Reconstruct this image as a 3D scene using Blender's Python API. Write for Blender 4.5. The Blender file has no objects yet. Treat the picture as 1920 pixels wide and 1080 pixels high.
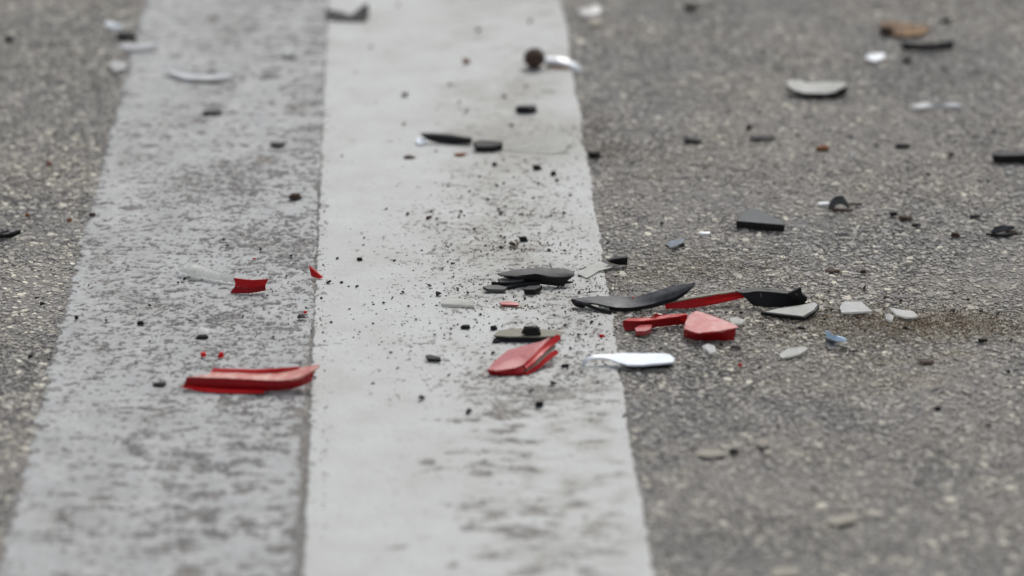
import bpy, bmesh, math, random
import numpy as np
from mathutils import Vector, noise as mnoise

R = math.radians
random.seed(7)
rng = np.random.default_rng(11)
S = bpy.context.scene
C = S.collection

# ------------------------------------------------------------------ camera
F_PX = 7432.0                      # focal length in pixels of the 1920 wide frame
PITCH = R(20.0)
DIST = 2.722                       # metres from lens to the road point in mid frame
cam_d = bpy.data.cameras.new('camera')
cam = bpy.data.objects.new('camera', cam_d)
C.objects.link(cam)
cam.location = (0, -DIST * math.cos(PITCH), DIST * math.sin(PITCH))
cam.rotation_euler = (math.pi / 2 - PITCH, 0, 0)
cam_d.sensor_width = 36.0
cam_d.lens = F_PX * 36.0 / 1920.0
cam_d.clip_start = 0.05
cam_d.clip_end = 2000
cam_d.dof.use_dof = True
cam_d.dof.focus_distance = 2.715
cam_d.dof.aperture_fstop = 4.2
S.camera = cam

# ------------------------------------------------------------------ overcast sky and weak sun
SUN_EL, SUN_AZ = R(52), R(18)      # azimuth measured from +Y (behind the debris) to the right
w = bpy.data.worlds.new('World')
S.world = w
w.use_nodes = True
nt = w.node_tree
nt.nodes.clear()
sky = nt.nodes.new('ShaderNodeTexSky')
sky.sky_type = 'NISHITA'
sky.sun_disc = False
sky.sun_elevation = SUN_EL
sky.sun_rotation = SUN_AZ
sky.dust_density = 4.0
sky.air_density = 1.0
hs = nt.nodes.new('ShaderNodeHueSaturation')
hs.inputs['Saturation'].default_value = 0.28
bg = nt.nodes.new('ShaderNodeBackground')
bg.inputs['Strength'].default_value = 0.14
wo = nt.nodes.new('ShaderNodeOutputWorld')
nt.links.new(sky.outputs[0], hs.inputs['Color'])
nt.links.new(hs.outputs[0], bg.inputs['Color'])
nt.links.new(bg.outputs[0], wo.inputs['Surface'])

sun_d = bpy.data.lights.new('sun', 'SUN')
sun_d.energy = 1.5
sun_d.angle = R(17)
sun_d.color = (1.0, 0.965, 0.92)
sun = bpy.data.objects.new('sun', sun_d)
C.objects.link(sun)
sd = Vector((math.sin(SUN_AZ) * math.cos(SUN_EL), math.cos(SUN_AZ) * math.cos(SUN_EL), math.sin(SUN_EL)))
sun.rotation_euler = sd.to_track_quat('Z', 'Y').to_euler()

S.view_settings.view_transform = 'Standard'
S.view_settings.look = 'None'
S.view_settings.exposure = -0.25
S.view_settings.gamma = 1.0
S.view_settings.use_curve_mapping = False

# ------------------------------------------------------------------ picture <-> road
GZ = 0.0011                        # level of the surface on which the debris lies
CAM = Vector(cam.location)
FW = Vector((0, math.cos(PITCH), -math.sin(PITCH)))
UP = Vector((0, math.sin(PITCH), math.cos(PITCH)))
RT = Vector((1, 0, 0))


def W(px, py, h=0.0):
    """the road point (h in mm above it) seen at a place of the 1920x1080 photograph"""
    d = RT * (px - 960) + UP * (540 - py) + FW * F_PX
    t = (GZ + h * 0.001 - CAM.z) / d.z
    return CAM + d * t


def project_np(x, y):
    dy = y - CAM.y
    dz = -CAM.z
    dep = dy * FW.y + dz * FW.z
    return 960 + F_PX * x / dep, 540 - F_PX * (dy * UP.y + dz * UP.z) / dep


def scale_at(py):
    """pixels per millimetre across, along the ground and up at row py"""
    p = W(960, py)
    dep = (p - CAM).dot(FW)
    a = F_PX / dep / 1000
    ang = math.asin(CAM.z / (p - CAM).length)
    return a, a * math.sin(ang), a * math.cos(ang)


# ------------------------------------------------------------------ materials
def new_mat(name):
    m = bpy.data.materials.new(name)
    m.use_nodes = True
    t = m.node_tree
    t.nodes.clear()
    out = t.nodes.new('ShaderNodeOutputMaterial')
    b = t.nodes.new('ShaderNodeBsdfPrincipled')
    t.links.new(b.outputs[0], out.inputs['Surface'])
    return m, t, b


def N(t, kind, **kw):
    n = t.nodes.new(kind)
    for k, v in kw.items():
        if hasattr(n, k):
            setattr(n, k, v)
        else:
            n.inputs[k.replace('_', ' ')].default_value = v
    return n


def noise_tex(t, scale, detail=3, rough=0.55, stretch=None):
    tc = N(t, 'ShaderNodeTexCoord')
    src = tc.outputs['Object']
    if stretch:
        mp = N(t, 'ShaderNodeMapping')
        mp.inputs['Scale'].default_value = stretch
        t.links.new(src, mp.inputs[0])
        src = mp.outputs[0]
    n = N(t, 'ShaderNodeTexNoise')
    n.inputs['Scale'].default_value = scale
    n.inputs['Detail'].default_value = detail
    n.inputs['Roughness'].default_value = rough
    t.links.new(src, n.inputs['Vector'])
    return n.outputs['Fac']


def ramp(t, fac, stops):
    r = N(t, 'ShaderNodeValToRGB')
    e = r.color_ramp.elements
    while len(e) < len(stops):
        e.new(0.5)
    for k, (p, c) in enumerate(stops):
        e[k].position = p
        e[k].color = (*c, 1) if len(c) == 3 else c
    if fac is not None:
        t.links.new(fac, r.inputs[0])
    return r.outputs[0]


def mix(t, fac, a, b, kind='MIX'):
    m = N(t, 'ShaderNodeMix', data_type='RGBA', blend_type=kind)
    for s, v in ((0, fac), (6, a), (7, b)):
        if isinstance(v, (int, float)):
            m.inputs[s].default_value = v
        elif isinstance(v, tuple):
            m.inputs[s].default_value = (*v, 1)
        else:
            t.links.new(v, m.inputs[s])
    return m.outputs[2]


def math_node(t, op, a, b=None, clamp=False):
    m = N(t, 'ShaderNodeMath', operation=op, use_clamp=clamp)
    for k, v in enumerate((a, b)):
        if v is None:
            continue
        if isinstance(v, (int, float)):
            m.inputs[k].default_value = v
        else:
            t.links.new(v, m.inputs[k])
    return m.outputs[0]


def bump(t, b, fac, dist, strength=1.0):
    n = N(t, 'ShaderNodeBump')
    n.inputs['Distance'].default_value = dist
    n.inputs['Strength'].default_value = strength
    t.links.new(fac, n.inputs['Height'])
    t.links.new(n.outputs[0], b.inputs['Normal'])


def attr(t, name):
    return N(t, 'ShaderNodeAttribute', attribute_name=name).outputs['Fac']


G = lambda v: (v * 1.01, v * .985, v * 0.965)
DUST = (0.36, 0.325, 0.265)

def patchy(t):
    """uneven wear and grime of the road in patches of a hand's width and of a few centimetres"""
    a = ramp(t, noise_tex(t, 7, 3, .5), [(.3, (.88, .89, .91)), (.7, (1.08, 1.07, 1.04))])
    b_ = ramp(t, noise_tex(t, 55, 3, .6), [(.3, (.84, .84, .85)), (.7, (1.12, 1.12, 1.10))])
    return mix(t, 1.0, a, b_, 'MULTIPLY')


# road: binder with embedded fine aggregate
M_road, t, b = new_mat('asphalt')
tc = N(t, 'ShaderNodeTexCoord')
v1 = N(t, 'ShaderNodeTexVoronoi'); v1.inputs['Scale'].default_value = 330
t.links.new(tc.outputs['Object'], v1.inputs['Vector'])
sep = N(t, 'ShaderNodeSeparateColor'); t.links.new(v1.outputs['Color'], sep.inputs[0])
stone = ramp(t, sep.outputs[0], [(0, G(.14)), (.45, G(.23)), (.75, G(.30)), (.93, G(.38)), (1, (.56, .53, .46))])
gap = ramp(t, v1.outputs['Distance'], [(.30, (0, 0, 0)), (.62, (1, 1, 1))])
col = mix(t, gap, stone, G(.23))
n1 = noise_tex(t, 1500, 2)
col = mix(t, .5, col, ramp(t, n1, [(.3, (.55, .55, .55)), (.7, (1.3, 1.3, 1.3))]), 'MULTIPLY')
big = noise_tex(t, 9, 4)
col = mix(t, ramp(t, big, [(.45, (0, 0, 0)), (.75, (.35, .35, .35))]), col, DUST)
col = mix(t, attr(t, 'dust'), col, DUST)
col = mix(t, 1.0, col, patchy(t), 'MULTIPLY')
t.links.new(col, b.inputs['Base Color'])
b.inputs['Roughness'].default_value = .92
b.inputs['Specular IOR Level'].default_value = .25
bump(t, b, math_node(t, 'ADD', math_node(t, 'MULTIPLY', v1.outputs['Distance'], -.7), n1), .0006)

M_stone, t, b = new_mat('aggregate')
tone = attr(t, 'tone')
col = ramp(t, tone, [(0, G(.11)), (.07, G(.20)), (.22, (.335, .322, .311)), (.50, (.374, .360, .345)), (.74, (.42, .403, .382)),
                     (.87, (.47, .45, .40)), (.95, (.62, .59, .515)), (1, (.74, .71, .62))])
n2 = noise_tex(t, 900, 3)
col = mix(t, .55, col, ramp(t, n2, [(.3, (.62, .62, .64)), (.72, (1.25, 1.25, 1.22))]), 'MULTIPLY')
col = mix(t, attr(t, 'dust'), col, DUST)
col = mix(t, 1.0, col, patchy(t), 'MULTIPLY')
t.links.new(col, b.inputs['Base Color'])
b.inputs['Roughness'].default_value = .8
b.inputs['Specular IOR Level'].default_value = .35
bump(t, b, n2, .0003)


def paint_mat(name, base, base2, dark, dirt_col):
    m, t, b = new_mat(name)
    c = mix(t, ramp(t, noise_tex(t, 30, 4), [(.35, (0, 0, 0)), (.68, (1, 1, 1))]), base, base2)
    n = noise_tex(t, 700, 3, .65)
    c = mix(t, .5, c, ramp(t, n, [(.28, (.80, .80, .80)), (.66, (1.10, 1.10, 1.10))]), 'MULTIPLY')
    c = mix(t, attr(t, 'dirt'), c, dirt_col)
    vv = N(t, 'ShaderNodeTexVoronoi'); vv.inputs['Scale'].default_value = 420
    t.links.new(N(t, 'ShaderNodeTexCoord').outputs['Object'], vv.inputs['Vector'])
    sp_ = N(t, 'ShaderNodeSeparateColor'); t.links.new(vv.outputs['Color'], sp_.inputs[0])
    dk = ramp(t, sp_.outputs[0], [(0, dark), (.45, tuple(v * 1.6 for v in dark)), (.8, tuple(v * 2.8 for v in dark)), (1, (.42, .41, .38))])
    dk = mix(t, .6, dk, ramp(t, n, [(.3, (.5, .5, .5)), (.7, (1.3, 1.3, 1.3))]), 'MULTIPLY')
    c = mix(t, attr(t, 'pit'), c, dk)
    t.links.new(c, b.inputs['Base Color'])
    b.inputs['Roughness'].default_value = .75
    b.inputs['Specular IOR Level'].default_value = .3
    bump(t, b, n, .00025)
    return m


M_paint = paint_mat('white_paint', (.575, .595, .59), (.51, .52, .51), (.105, .10, .095), (.34, .33, .30))
M_old = paint_mat('faded_paint', (.39, .40, .405), (.50, .51, .515), (.085, .084, .084), (.27, .265, .25))


def plastic(name, c, rough=.4, dust=.25, dust_sheen=(.2, .19, .175), bumpd=.00015, spec=.5, coat=0.0, scale=160):
    m, t, b = new_mat(name)
    n = noise_tex(t, scale, 5, .65)
    f = ramp(t, n, [(.42, (0, 0, 0)), (.75, (dust, dust, dust))])
    t.links.new(mix(t, f, c, dust_sheen), b.inputs['Base Color'])
    rr = ramp(t, n, [(.3, (rough,) * 3), (.75, (min(1, rough + .25),) * 3)])
    t.links.new(rr, b.inputs['Roughness'])
    b.inputs['Specular IOR Level'].default_value = spec
    b.inputs['Coat Weight'].default_value = coat
    if bumpd:
        bump(t, b, noise_tex(t, scale * 4, 3), bumpd)
    return m


def lens_mat(name, c, rough, trans, ior=1.49, dust=.12, dust_sheen=(.6, .55, .5), coat=.12, bumpd=.00003):
    m = plastic(name, c, rough, dust, dust_sheen, bumpd, .5, coat)
    b = [n for n in m.node_tree.nodes if n.type == 'BSDF_PRINCIPLED'][0]
    b.inputs['Transmission Weight'].default_value = trans
    b.inputs['IOR'].default_value = ior
    b.inputs['Coat Roughness'].default_value = .12
    return m


M = {
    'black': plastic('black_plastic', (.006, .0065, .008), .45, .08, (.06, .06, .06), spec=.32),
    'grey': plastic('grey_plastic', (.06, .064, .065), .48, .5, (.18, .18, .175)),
    'topgrey': plastic('sky_lit_grey_plastic', (.085, .095, .10), .5, .3, (.14, .14, .14), spec=.4),  # top of the grey wedge painted lighter than its black sides for sky light
    'slate': plastic('slate_plastic', (.036, .041, .051), .42, .6, (.15, .155, .165), scale=120),
    'char': plastic('dark_crumb', (.014, .013, .013), .65, .2, (.07, .06, .055), spec=.25),
    'brown': plastic('brown_crumb', (.055, .032, .022), .75, .4, (.14, .1, .07)),
    'rust': plastic('rusty_crumb', (.24, .085, .035), .75, .5, (.3, .2, .12)),
    'orange': plastic('amber_wood', (.38, .2, .09), .6, .6, (.6, .45, .3)),
    'woodbrown': plastic('weathered_wood', (.13, .075, .04), .7, 1.0, (.46, .31, .18), scale=70),
    'khaki': plastic('khaki_plate', (.22, .215, .17), .55, .5, (.3, .28, .23)),
    'pale': plastic('pale_grey_plastic', (.42, .43, .41), .45, .5, (.33, .33, .30)),
    'red': lens_mat('red_lens', (.62, .001, .006), .3, .25, dust=0, coat=0),
    'creamtop': lens_mat('sky_sheen_cream_lens', (.56, .13, .10), .28, .05, dust=.85, dust_sheen=(.80, .58, .48), coat=.5),  # pale cream in the colour stands for sky reflected on the top
    'pinktop': lens_mat('sky_sheen_pink_lens', (.56, .12, .11), .26, .08, dust=.7, dust_sheen=(.78, .48, .43), coat=.5),  # pink paleness is painted sky sheen over the red plastic
    'redtop': lens_mat('sky_sheen_red_lens', (.44, .022, .03), .24, .1, dust=.4, dust_sheen=(.66, .28, .27), coat=.6),  # lighter mottling paints the sky's reflection on upward red faces
    'darkred': lens_mat('deep_red_lens', (.36, .0005, .004), .3, .15, dust=0, coat=0),
    'brightred': lens_mat('bright_red_lens', (.85, .002, .006), .3, .2, dust=.0, coat=0),
    'clear': lens_mat('clear_lens', (.84, .86, .84), .16, .85, dust=.2, dust_sheen=(.7, .7, .68), bumpd=0),
    'smoke': lens_mat('smoky_clear_lens', (.70, .71, .68), .5, .6, dust=.6, dust_sheen=(.52, .52, .49), bumpd=0, coat=0),
    'frost': lens_mat('frosted_lens', (.70, .72, .73), .3, .72, dust=.6, dust_sheen=(.48, .48, .46), bumpd=0),
    'white': plastic('white_plastic', (.82, .87, .93), .25, .1, (.8, .8, .8), coat=.5),
    'cream': plastic('cream_stone', (.40, .375, .32), .85, .8, (.30, .285, .25)),
}
m = plastic('silvered_plastic', (.80, .88, .97), .35, .15, (.7, .78, .88), coat=.7)
bb = [n for n in m.node_tree.nodes if n.type == 'BSDF_PRINCIPLED'][0]
bb.inputs['Metallic'].default_value = .0
M['silver'] = m
M['milky'] = plastic('milky_plastic', (.60, .62, .64), .35, .4, (.45, .45, .45))
M['blue'] = plastic('pale_blue_plastic', (.50, .72, .95), .2, .1, (.6, .7, .8), coat=1)
for k_ in ('red', 'darkred', 'brightred'):
    [n for n in M[k_].node_tree.nodes if n.type == 'BSDF_PRINCIPLED'][0].inputs['Specular IOR Level'].default_value = .3
# moulded prisms inside the lens plastic
for k_ in ('darkred',):
    t = M[k_].node_tree
    b = [n for n in t.nodes if n.type == 'BSDF_PRINCIPLED'][0]
    wv = N(t, 'ShaderNodeTexWave', wave_type='BANDS', bands_direction='X')
    wv.inputs['Scale'].default_value = 95
    wv.inputs['Distortion'].default_value = 5
    tc_ = N(t, 'ShaderNodeTexCoord')
    t.links.new(tc_.outputs['Object'], wv.inputs['Vector'])
    for l in list(b.inputs['Normal'].links):
        t.links.remove(l)
    bump(t, b, wv.outputs['Fac'], .0005, .4)

# ------------------------------------------------------------------ line geometry on the road
LA, LB = W(615, 0), W(569, 1080)          # left edge of the bright line
RA, RB = W(1052, 0), W(1225, 1080)        # right edge
SA, SB = W(272, 0), W(-7, 1080)           # left edge of the faded strip


def edge_x(a, b, y):
    return a.x + (b.x - a.x) * (y - a.y) / (b.y - a.y)


def gauss_noise(shape, sx, sy, seed):
    """smooth normalised noise; sx, sy are the correlation lengths in samples"""
    r = np.random.default_rng(seed)
    f = np.fft.rfft2(r.standard_normal(shape))
    ky = np.fft.fftfreq(shape[0])[:, None]
    kx = np.fft.rfftfreq(shape[1])[None, :]
    f *= np.exp(-2 * math.pi ** 2 * ((kx * sx) ** 2 + (ky * sy) ** 2))
    g = np.fft.irfft2(f, shape)
    return (g - g.mean()) / g.std()


def ss(a, b, x):
    t_ = np.clip((x - a) / (b - a), 0, 1)
    return t_ * t_ * (3 - 2 * t_)


def quantile_thr(d):
    """threshold of a unit gaussian that leaves the share d above it"""
    d = np.clip(d, 1e-4, .6)
    q = np.sqrt(-2 * np.log(np.minimum(d, 1 - d)))
    v = q - (2.30753 + .27061 * q) / (1 + .99229 * q + .04481 * q * q)
    return np.where(d < .5, v, -v)


def mesh_from_grid(name, X, Y, Z, mat, attrs=None):
    ny, nx = X.shape
    v = np.stack([X, Y, Z], -1).reshape(-1, 3).astype(np.float32)
    i = np.arange((ny - 1) * (nx - 1))
    r_, c_ = i // (nx - 1), i % (nx - 1)
    a = r_ * nx + c_
    q = np.stack([a, a + 1, a + nx + 1, a + nx], -1).astype(np.int32)
    return raw_mesh(name, v, q.reshape(-1), np.full(len(q), 4, np.int32), mat, attrs, smooth=True)


def raw_mesh(name, v, loops, sizes, mat, attrs=None, smooth=False):
    me = bpy.data.meshes.new(name)
    me.vertices.add(len(v))
    me.vertices.foreach_set('co', v.astype(np.float32).reshape(-1))
    me.loops.add(len(loops))
    me.loops.foreach_set('vertex_index', loops.astype(np.int32))
    me.polygons.add(len(sizes))
    st = np.concatenate([[0], np.cumsum(sizes)[:-1]]).astype(np.int32)
    me.polygons.foreach_set('loop_start', st)
    me.polygons.foreach_set('use_smooth', np.full(len(sizes), smooth))
    for k, arr in (attrs or {}).items():
        at = me.attributes.new(k, 'FLOAT', 'POINT')
        at.data.foreach_set('value', arr.astype(np.float32).reshape(-1))
    me.update(calc_edges=True)
    me.materials.append(mat)
    o = bpy.data.objects.new(name, me)
    C.objects.link(o)
    return o


CORE_Y0, CORE_Y1 = -0.62, 1.02


def axis(lo, hi, step, far):
    """fine steps inside lo..hi and growing ones out to +-far"""
    core = list(np.arange(lo, hi + step / 2, step))
    s, a, out_hi, out_lo = step, core[-1], [], []
    while a < far:
        s *= 1.5
        a += s
        out_hi.append(a)
    s, a = step, core[0]
    while a > -far:
        s *= 1.5
        a -= s
        out_lo.append(a)
    return np.array(out_lo[::-1] + core + out_hi), len(out_lo), len(core)


def dust_at(x, y):
    """dusty and sandy patches left on the road, each with a shape of its own"""
    px, py = project_np(x, y)
    d = np.zeros_like(px)
    for cx, cy, rx, ry, a in ((1760, 610, 230, 34, .75), (1300, 500, 120, 22, .50), (1620, 720, 140, 20, .35), (1800, 540, 160, 50, .3),
                              (1790, 664, 80, 8, .7), (1650, 677, 110, 8, .5), (1735, 715, 60, 16, .55),
                              (1560, 845, 90, 25, .12), (1850, 830, 150, 50, .12), (1200, 520, 80, 14, .5),
                              (1350, 330, 300, 70, .18), (1700, 250, 250, 70, .14), (1150, 700, 60, 60, .1),
                              (1330, 1000, 100, 40, .12), (1050, 270, 70, 30, .2)):
        d = np.maximum(d, a * np.exp(-(((px - cx) / rx) ** 2 + ((py - cy) / ry) ** 2)))
    return d


# ------------------------------------------------------------------ the road
xs, _, _ = axis(-.55, .55, .0035, 400)
ys, _, _ = axis(CORE_Y0, CORE_Y1, .0035, 400)
X, Y = np.meshgrid(xs, ys)
nz = gauss_noise(X.shape, 1.0, 1.0, 1) * .00016 + gauss_noise(X.shape, 7, 7, 2) * .00018
inner = (np.abs(X) < .55) & (Y > CORE_Y0) & (Y < CORE_Y1)
dn = gauss_noise(X.shape, 3, 3, 5)
dust = np.clip(dust_at(X, Y) * (1 + .35 * dn), 0, .85)
road = mesh_from_grid('road', X, Y, np.where(inner, nz, 0) - .0002, M_road, {'dust': np.where(inner, dust, 0)})
road['kind'] = 'structure'
road['label'] = 'grey asphalt road with small light stones in a dark binder'

# stones pressed into the surface
def stones(sp, rmin, rmax, hmax, seed, keep=1.0, rpow=1.5):
    r = np.random.default_rng(seed)
    gx = np.arange(-.52, .52, sp)
    gy = np.arange(CORE_Y0 + .02, CORE_Y1 - .02, sp)
    gx, gy = np.meshgrid(gx, gy)
    x = (gx + r.uniform(-.5, .5, gx.shape) * sp * .95).ravel()
    y = (gy + r.uniform(-.5, .5, gy.shape) * sp * .95).ravel()
    px, py = project_np(x, y)
    ok = (px > -60) & (px < 1980) & (py > -60) & (py < 1150)
    ok |= r.random(len(x)) < .12
    le = edge_x(SA, SB, y) - .0015
    re = edge_x(RA, RB, y) + .0006
    ok &= (x < le) | (x > re)
    ok &= r.random(len(x)) < keep
    x, y = x[ok], y[ok]
    n = len(x)
    rad = rmin + (rmax - rmin) * r.random(n) ** rpow
    h = .0001 + hmax * r.random(n)
    return x, y, rad, h, r.random(n)


sets = [stones(.0031, .0009, .0020, .0006, 3), stones(.0062, .0019, .0040, .0009, 4, .9), stones(.0130, .0030, .0052, .0010, 6, .6)]
x, y, rad, h, tn = [np.concatenate(s) for s in zip(*sets)]
big_s = np.concatenate([np.zeros(len(sets[0][0])), np.full(len(sets[1][0]), .10), np.full(len(sets[2][0]), .28)])
px, py = project_np(x, y)
left = px < 300
tn = np.clip(tn * (1 - big_s) + big_s * 1.02, 0, 1)
tn = np.where(left & (tn > .6), np.clip(tn * 1.10, 0, 1), tn)
n = len(x)
K = 6
ang = (np.arange(K) / K * 2 * math.pi)[None, :] + rng.uniform(0, 6.28, (n, 1)) + rng.uniform(-.25, .25, (n, K))
rr = rad[:, None] * rng.uniform(.72, 1.15, (n, K))
asp = rng.uniform(.65, 1, (n, 1))
rot = rng.uniform(0, math.pi, (n, 1))
ca, sa = np.cos(ang) * rr, np.sin(ang) * rr * asp
dx, dy = ca * np.cos(rot) - sa * np.sin(rot), ca * np.sin(rot) + sa * np.cos(rot)
tilt = rng.normal(0, .10, (n, 2))
top = np.stack([x[:, None] + dx * .74, y[:, None] + dy * .74,
                h[:, None] + dx * tilt[:, :1] + dy * tilt[:, 1:] + rng.uniform(-.00008, .00008, (n, K))], -1)
bot = np.stack([x[:, None] + dx, y[:, None] + dy, np.full((n, K), -.0009)], -1)
V = np.concatenate([top, bot], 1).reshape(-1, 3)
base = (np.arange(n) * 2 * K)[:, None]
caps = base + np.arange(K)[None, :]
k = np.arange(K)
sides = np.stack([k + K, (k + 1) % K + K, (k + 1) % K, k], -1).reshape(-1)
sides = base + sides[None, :]
loops = np.concatenate([caps, sides], 1).reshape(-1)
sizes = np.tile(np.array([K] + [4] * K, np.int32), n)
dust_s = np.clip(dust_at(x, y) * rng.uniform(.4, 1.2, n), 0, .8)
agg = raw_mesh('road_aggregate', V, loops, sizes, M_stone,
               {'tone': np.repeat(tn, 2 * K), 'dust': np.repeat(dust_s, 2 * K)})
agg['kind'] = 'stuff'
agg['label'] = 'small grey and cream stones pressed into the road'
agg['category'] = 'gravel'
print('stones', n)


# ------------------------------------------------------------------ painted lines (thick worn paint)
def paint(name, ea, eb, gap_l, gap_r, z0, kindf, mat, du=.00075, dv=.0017, seed=20):
    ys, lo, nc = axis(CORE_Y0, CORE_Y1, dv, 60)
    nu = int(.2 / du)
    u = np.linspace(0, 1, nu)
    U, Yg = np.meshgrid(u, ys)
    xl = edge_x(*ea, ys) + gap_l(ys)
    xr = edge_x(*eb, ys) + gap_r(ys)
    core = ((ys > CORE_Y0) & (ys < CORE_Y1))
    jl = gauss_noise((len(ys), 4), 1, 1.6, seed + 1)[:, 0] * .0004 * core
    jl2 = gauss_noise((len(ys), 4), 1, .8, seed + 8)[:, 0] * .00035 * core
    jr = gauss_noise((len(ys), 4), 1, 1.6, seed + 2)[:, 0] * .0005 * core
    jr2 = gauss_noise((len(ys), 4), 1, 9, seed + 3)[:, 0] * .0006 * core
    rg = 2.4 if name.startswith('faded') else 1.0
    xl, xr = xl + (jl + jl2) * rg, xr + jr + jr2
    X = xl[:, None] + (xr - xl)[:, None] * U
    sh = X.shape
    px, py = project_np(X, Yg)
    g = lambda a, b_, k_: gauss_noise(sh, a, b_, seed + k_)
    nrm = lambda f: (f - f.mean()) / f.std()
    raw = g(1.1, .5, 4)
    m0 = g(2.6, .7, 5)
    large = g(26, 12, 6)
    w0, w1 = g(6, .95, 7), g(9, 2.4, 12)
    fine = nrm(.75 * raw + .5 * m0)
    mid = nrm(.6 * m0 + .7 * w0 + .4 * raw)
    coarse = nrm(.75 * w1 + .6 * g(5, 1.5, 9) + .4 * w0 + .3 * raw)
    crack = np.abs(nrm(.9 * g(9, 1.6, 14) + .35 * m0))
    pit, dirt = kindf(U, px, py, fine, mid, large, crack, coarse)
    c2 = core[:, None] * np.ones_like(X)
    pit, dirt = pit * c2, dirt * c2
    Z = z0 + (mid * .00004 + raw * pit * .00022 + large * .00008 + fine * .00005) * c2 - pit * .0008
    # rounded, slightly sunk borders and a skirt down into the road
    e = np.minimum(U, 1 - U) * .2
    Z -= .0003 * np.exp(-e / .0008)
    X = np.concatenate([X[:, :1] - .0003, X, X[:, -1:] + .0003], 1)
    Yg = np.concatenate([Yg[:, :1], Yg, Yg[:, -1:]], 1)
    lowz = np.full((len(ys), 1), -.001)
    Z = np.concatenate([lowz, Z, lowz], 1)
    pit = np.concatenate([pit[:, :1], pit, pit[:, -1:]], 1)
    dirt = np.concatenate([dirt[:, :1], dirt, dirt[:, -1:]], 1)
    o = mesh_from_grid(name, X, Yg, Z, mat, {'pit': pit, 'dirt': dirt})
    o['kind'] = 'structure'
    return o


def pits_bright(U, px, py, fine, mid, large, crack, coarse):
    win = ss(250, 430, py) * (1 - ss(690, 800, py))
    edge_r = 1 - .65 * ss(.90, .97, U)
    d1 = (.008 + .24 * ss(.12, .6, U) * win) * edge_r
    d1 = d1 * np.exp(.45 * large)
    d2 = (.004 + .05 * ss(.25, .6, U) * ss(620, 760, py) + .022 * ss(.3, .6, U) * (1 - ss(300, 460, py))) * edge_r * np.exp(.9 * large)
    p1 = ss(0, .5, fine - quantile_thr(d1)) * .82
    p2 = ss(0, .5, mid - quantile_thr(d2)) * .7
    band = np.exp(-((U - .60) / .17) ** 2) * ss(690, 770, py) * (1 - .6 * ss(930, 1050, py))
    wear = ss(.38, .62, U) * (1 - .7 * ss(.93, .98, U)) * (ss(640, 760, py) * (1 - .5 * ss(950, 1080, py)) + .5 * (1 - ss(60, 300, py)))
    streak = (1 - ss(.04, .14, crack)) * wear * ss(-.7, .4, coarse + .5 * large) * .85
    p4 = ss(-.2, .9, coarse - quantile_thr(.22 * wear * np.exp(.6 * large) + 1e-4)) * .5 * wear
    p3 = ss(0, .6, coarse - quantile_thr(.34 * band * np.exp(.4 * large))) * .8
    nick = ss(0, .5, fine * .6 + mid * .6 - quantile_thr(.26 * np.exp(-U * .2 / .0030)))
    pit = np.maximum.reduce([p1, p2, p3, p4, streak, nick * .85])
    dirt = .10 * ss(.35, .7, U) * (1 - ss(500, 700, py)) * (1 + .5 * large) + .05 * (1 + large)
    dirt += .24 * wear * (1 + .9 * coarse)
    dirt += .26 * np.exp(-((U - .68) / .22) ** 2) * (ss(20, 160, py) * (1 - ss(620, 760, py))) * (.6 + .35 * coarse + .3 * fine + .3 * large)
    dirt += .38 * np.exp(-((U - .62) / .2) ** 2 - ((py - 470) / 45) ** 2) * (1 + .4 * mid)
    dirt += .45 * np.exp(-((px - 1040) / 60) ** 2 - ((py - 250) / 22) ** 2) * (1 + .3 * mid)
    dirt += .35 * np.exp(-((px - 960) / 60) ** 2 - ((py - 250) / 60) ** 2) * (1 + .3 * mid)
    return np.clip(pit, 0, 1), np.clip(dirt, 0, .8)


def pits_old(U, px, py, fine, mid, large, crack, coarse):
    win = ss(230, 400, py) * (1 - ss(700, 860, py))
    near = ss(640, 780, py)
    grow = ss(.0, .75, U)
    d1 = (.05 + (.13 + .22 * grow) * win) * np.exp(.25 * large)
    d2 = (.08 + .17 * grow) * np.exp(.25 * large)
    d3 = (.03 + .22 * grow * near + .08 * grow) * np.exp(.25 * large)
    p1 = ss(0, .5, fine - quantile_thr(d1)) * .9
    p2 = ss(0, .5, mid - quantile_thr(d2)) * .95
    p3 = ss(0, .45, coarse - quantile_thr(d3)) * .9
    cr = (1 - ss(.03, .11, crack)) * grow * ss(-.3, .5, coarse + .3 * large) * .9
    rag = ss(0, .5, fine - quantile_thr(.58 * np.exp(-U * .17 / .006)))
    edge = np.exp(-(1 - U) * .17 / .0035) * ss(600, 760, py)
    pit = np.maximum.reduce([p1, p2, p3, cr, rag * .85, np.clip(edge * (1 + .5 * mid), 0, 1) * .8])
    border = np.exp(-((U * .17 - .006) / .004) ** 2)
    dirt = (.26 + .12 * large + .12 * mid + .12 * fine) * (1 - .8 * border)
    return np.clip(pit, 0, 1), np.clip(dirt, 0, .8)


zero = lambda y: y * 0
line = paint('white_road_line', (LA, LB), (RA, RB), zero, zero, .0010, pits_bright, M_paint, seed=20)
line['label'] = 'wide bright white painted line running up the road'


def gap_old(y):
    _, py = project_np(y * 0, y)
    return -(.0011 + .0034 * ss(560, 760, py))


old = paint('faded_road_line', (SA, SB), (LA, LB), zero, gap_old, .0006, pits_old, M_old, seed=40)
old['label'] = 'older faded grey painted strip beside the bright white line'


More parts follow.
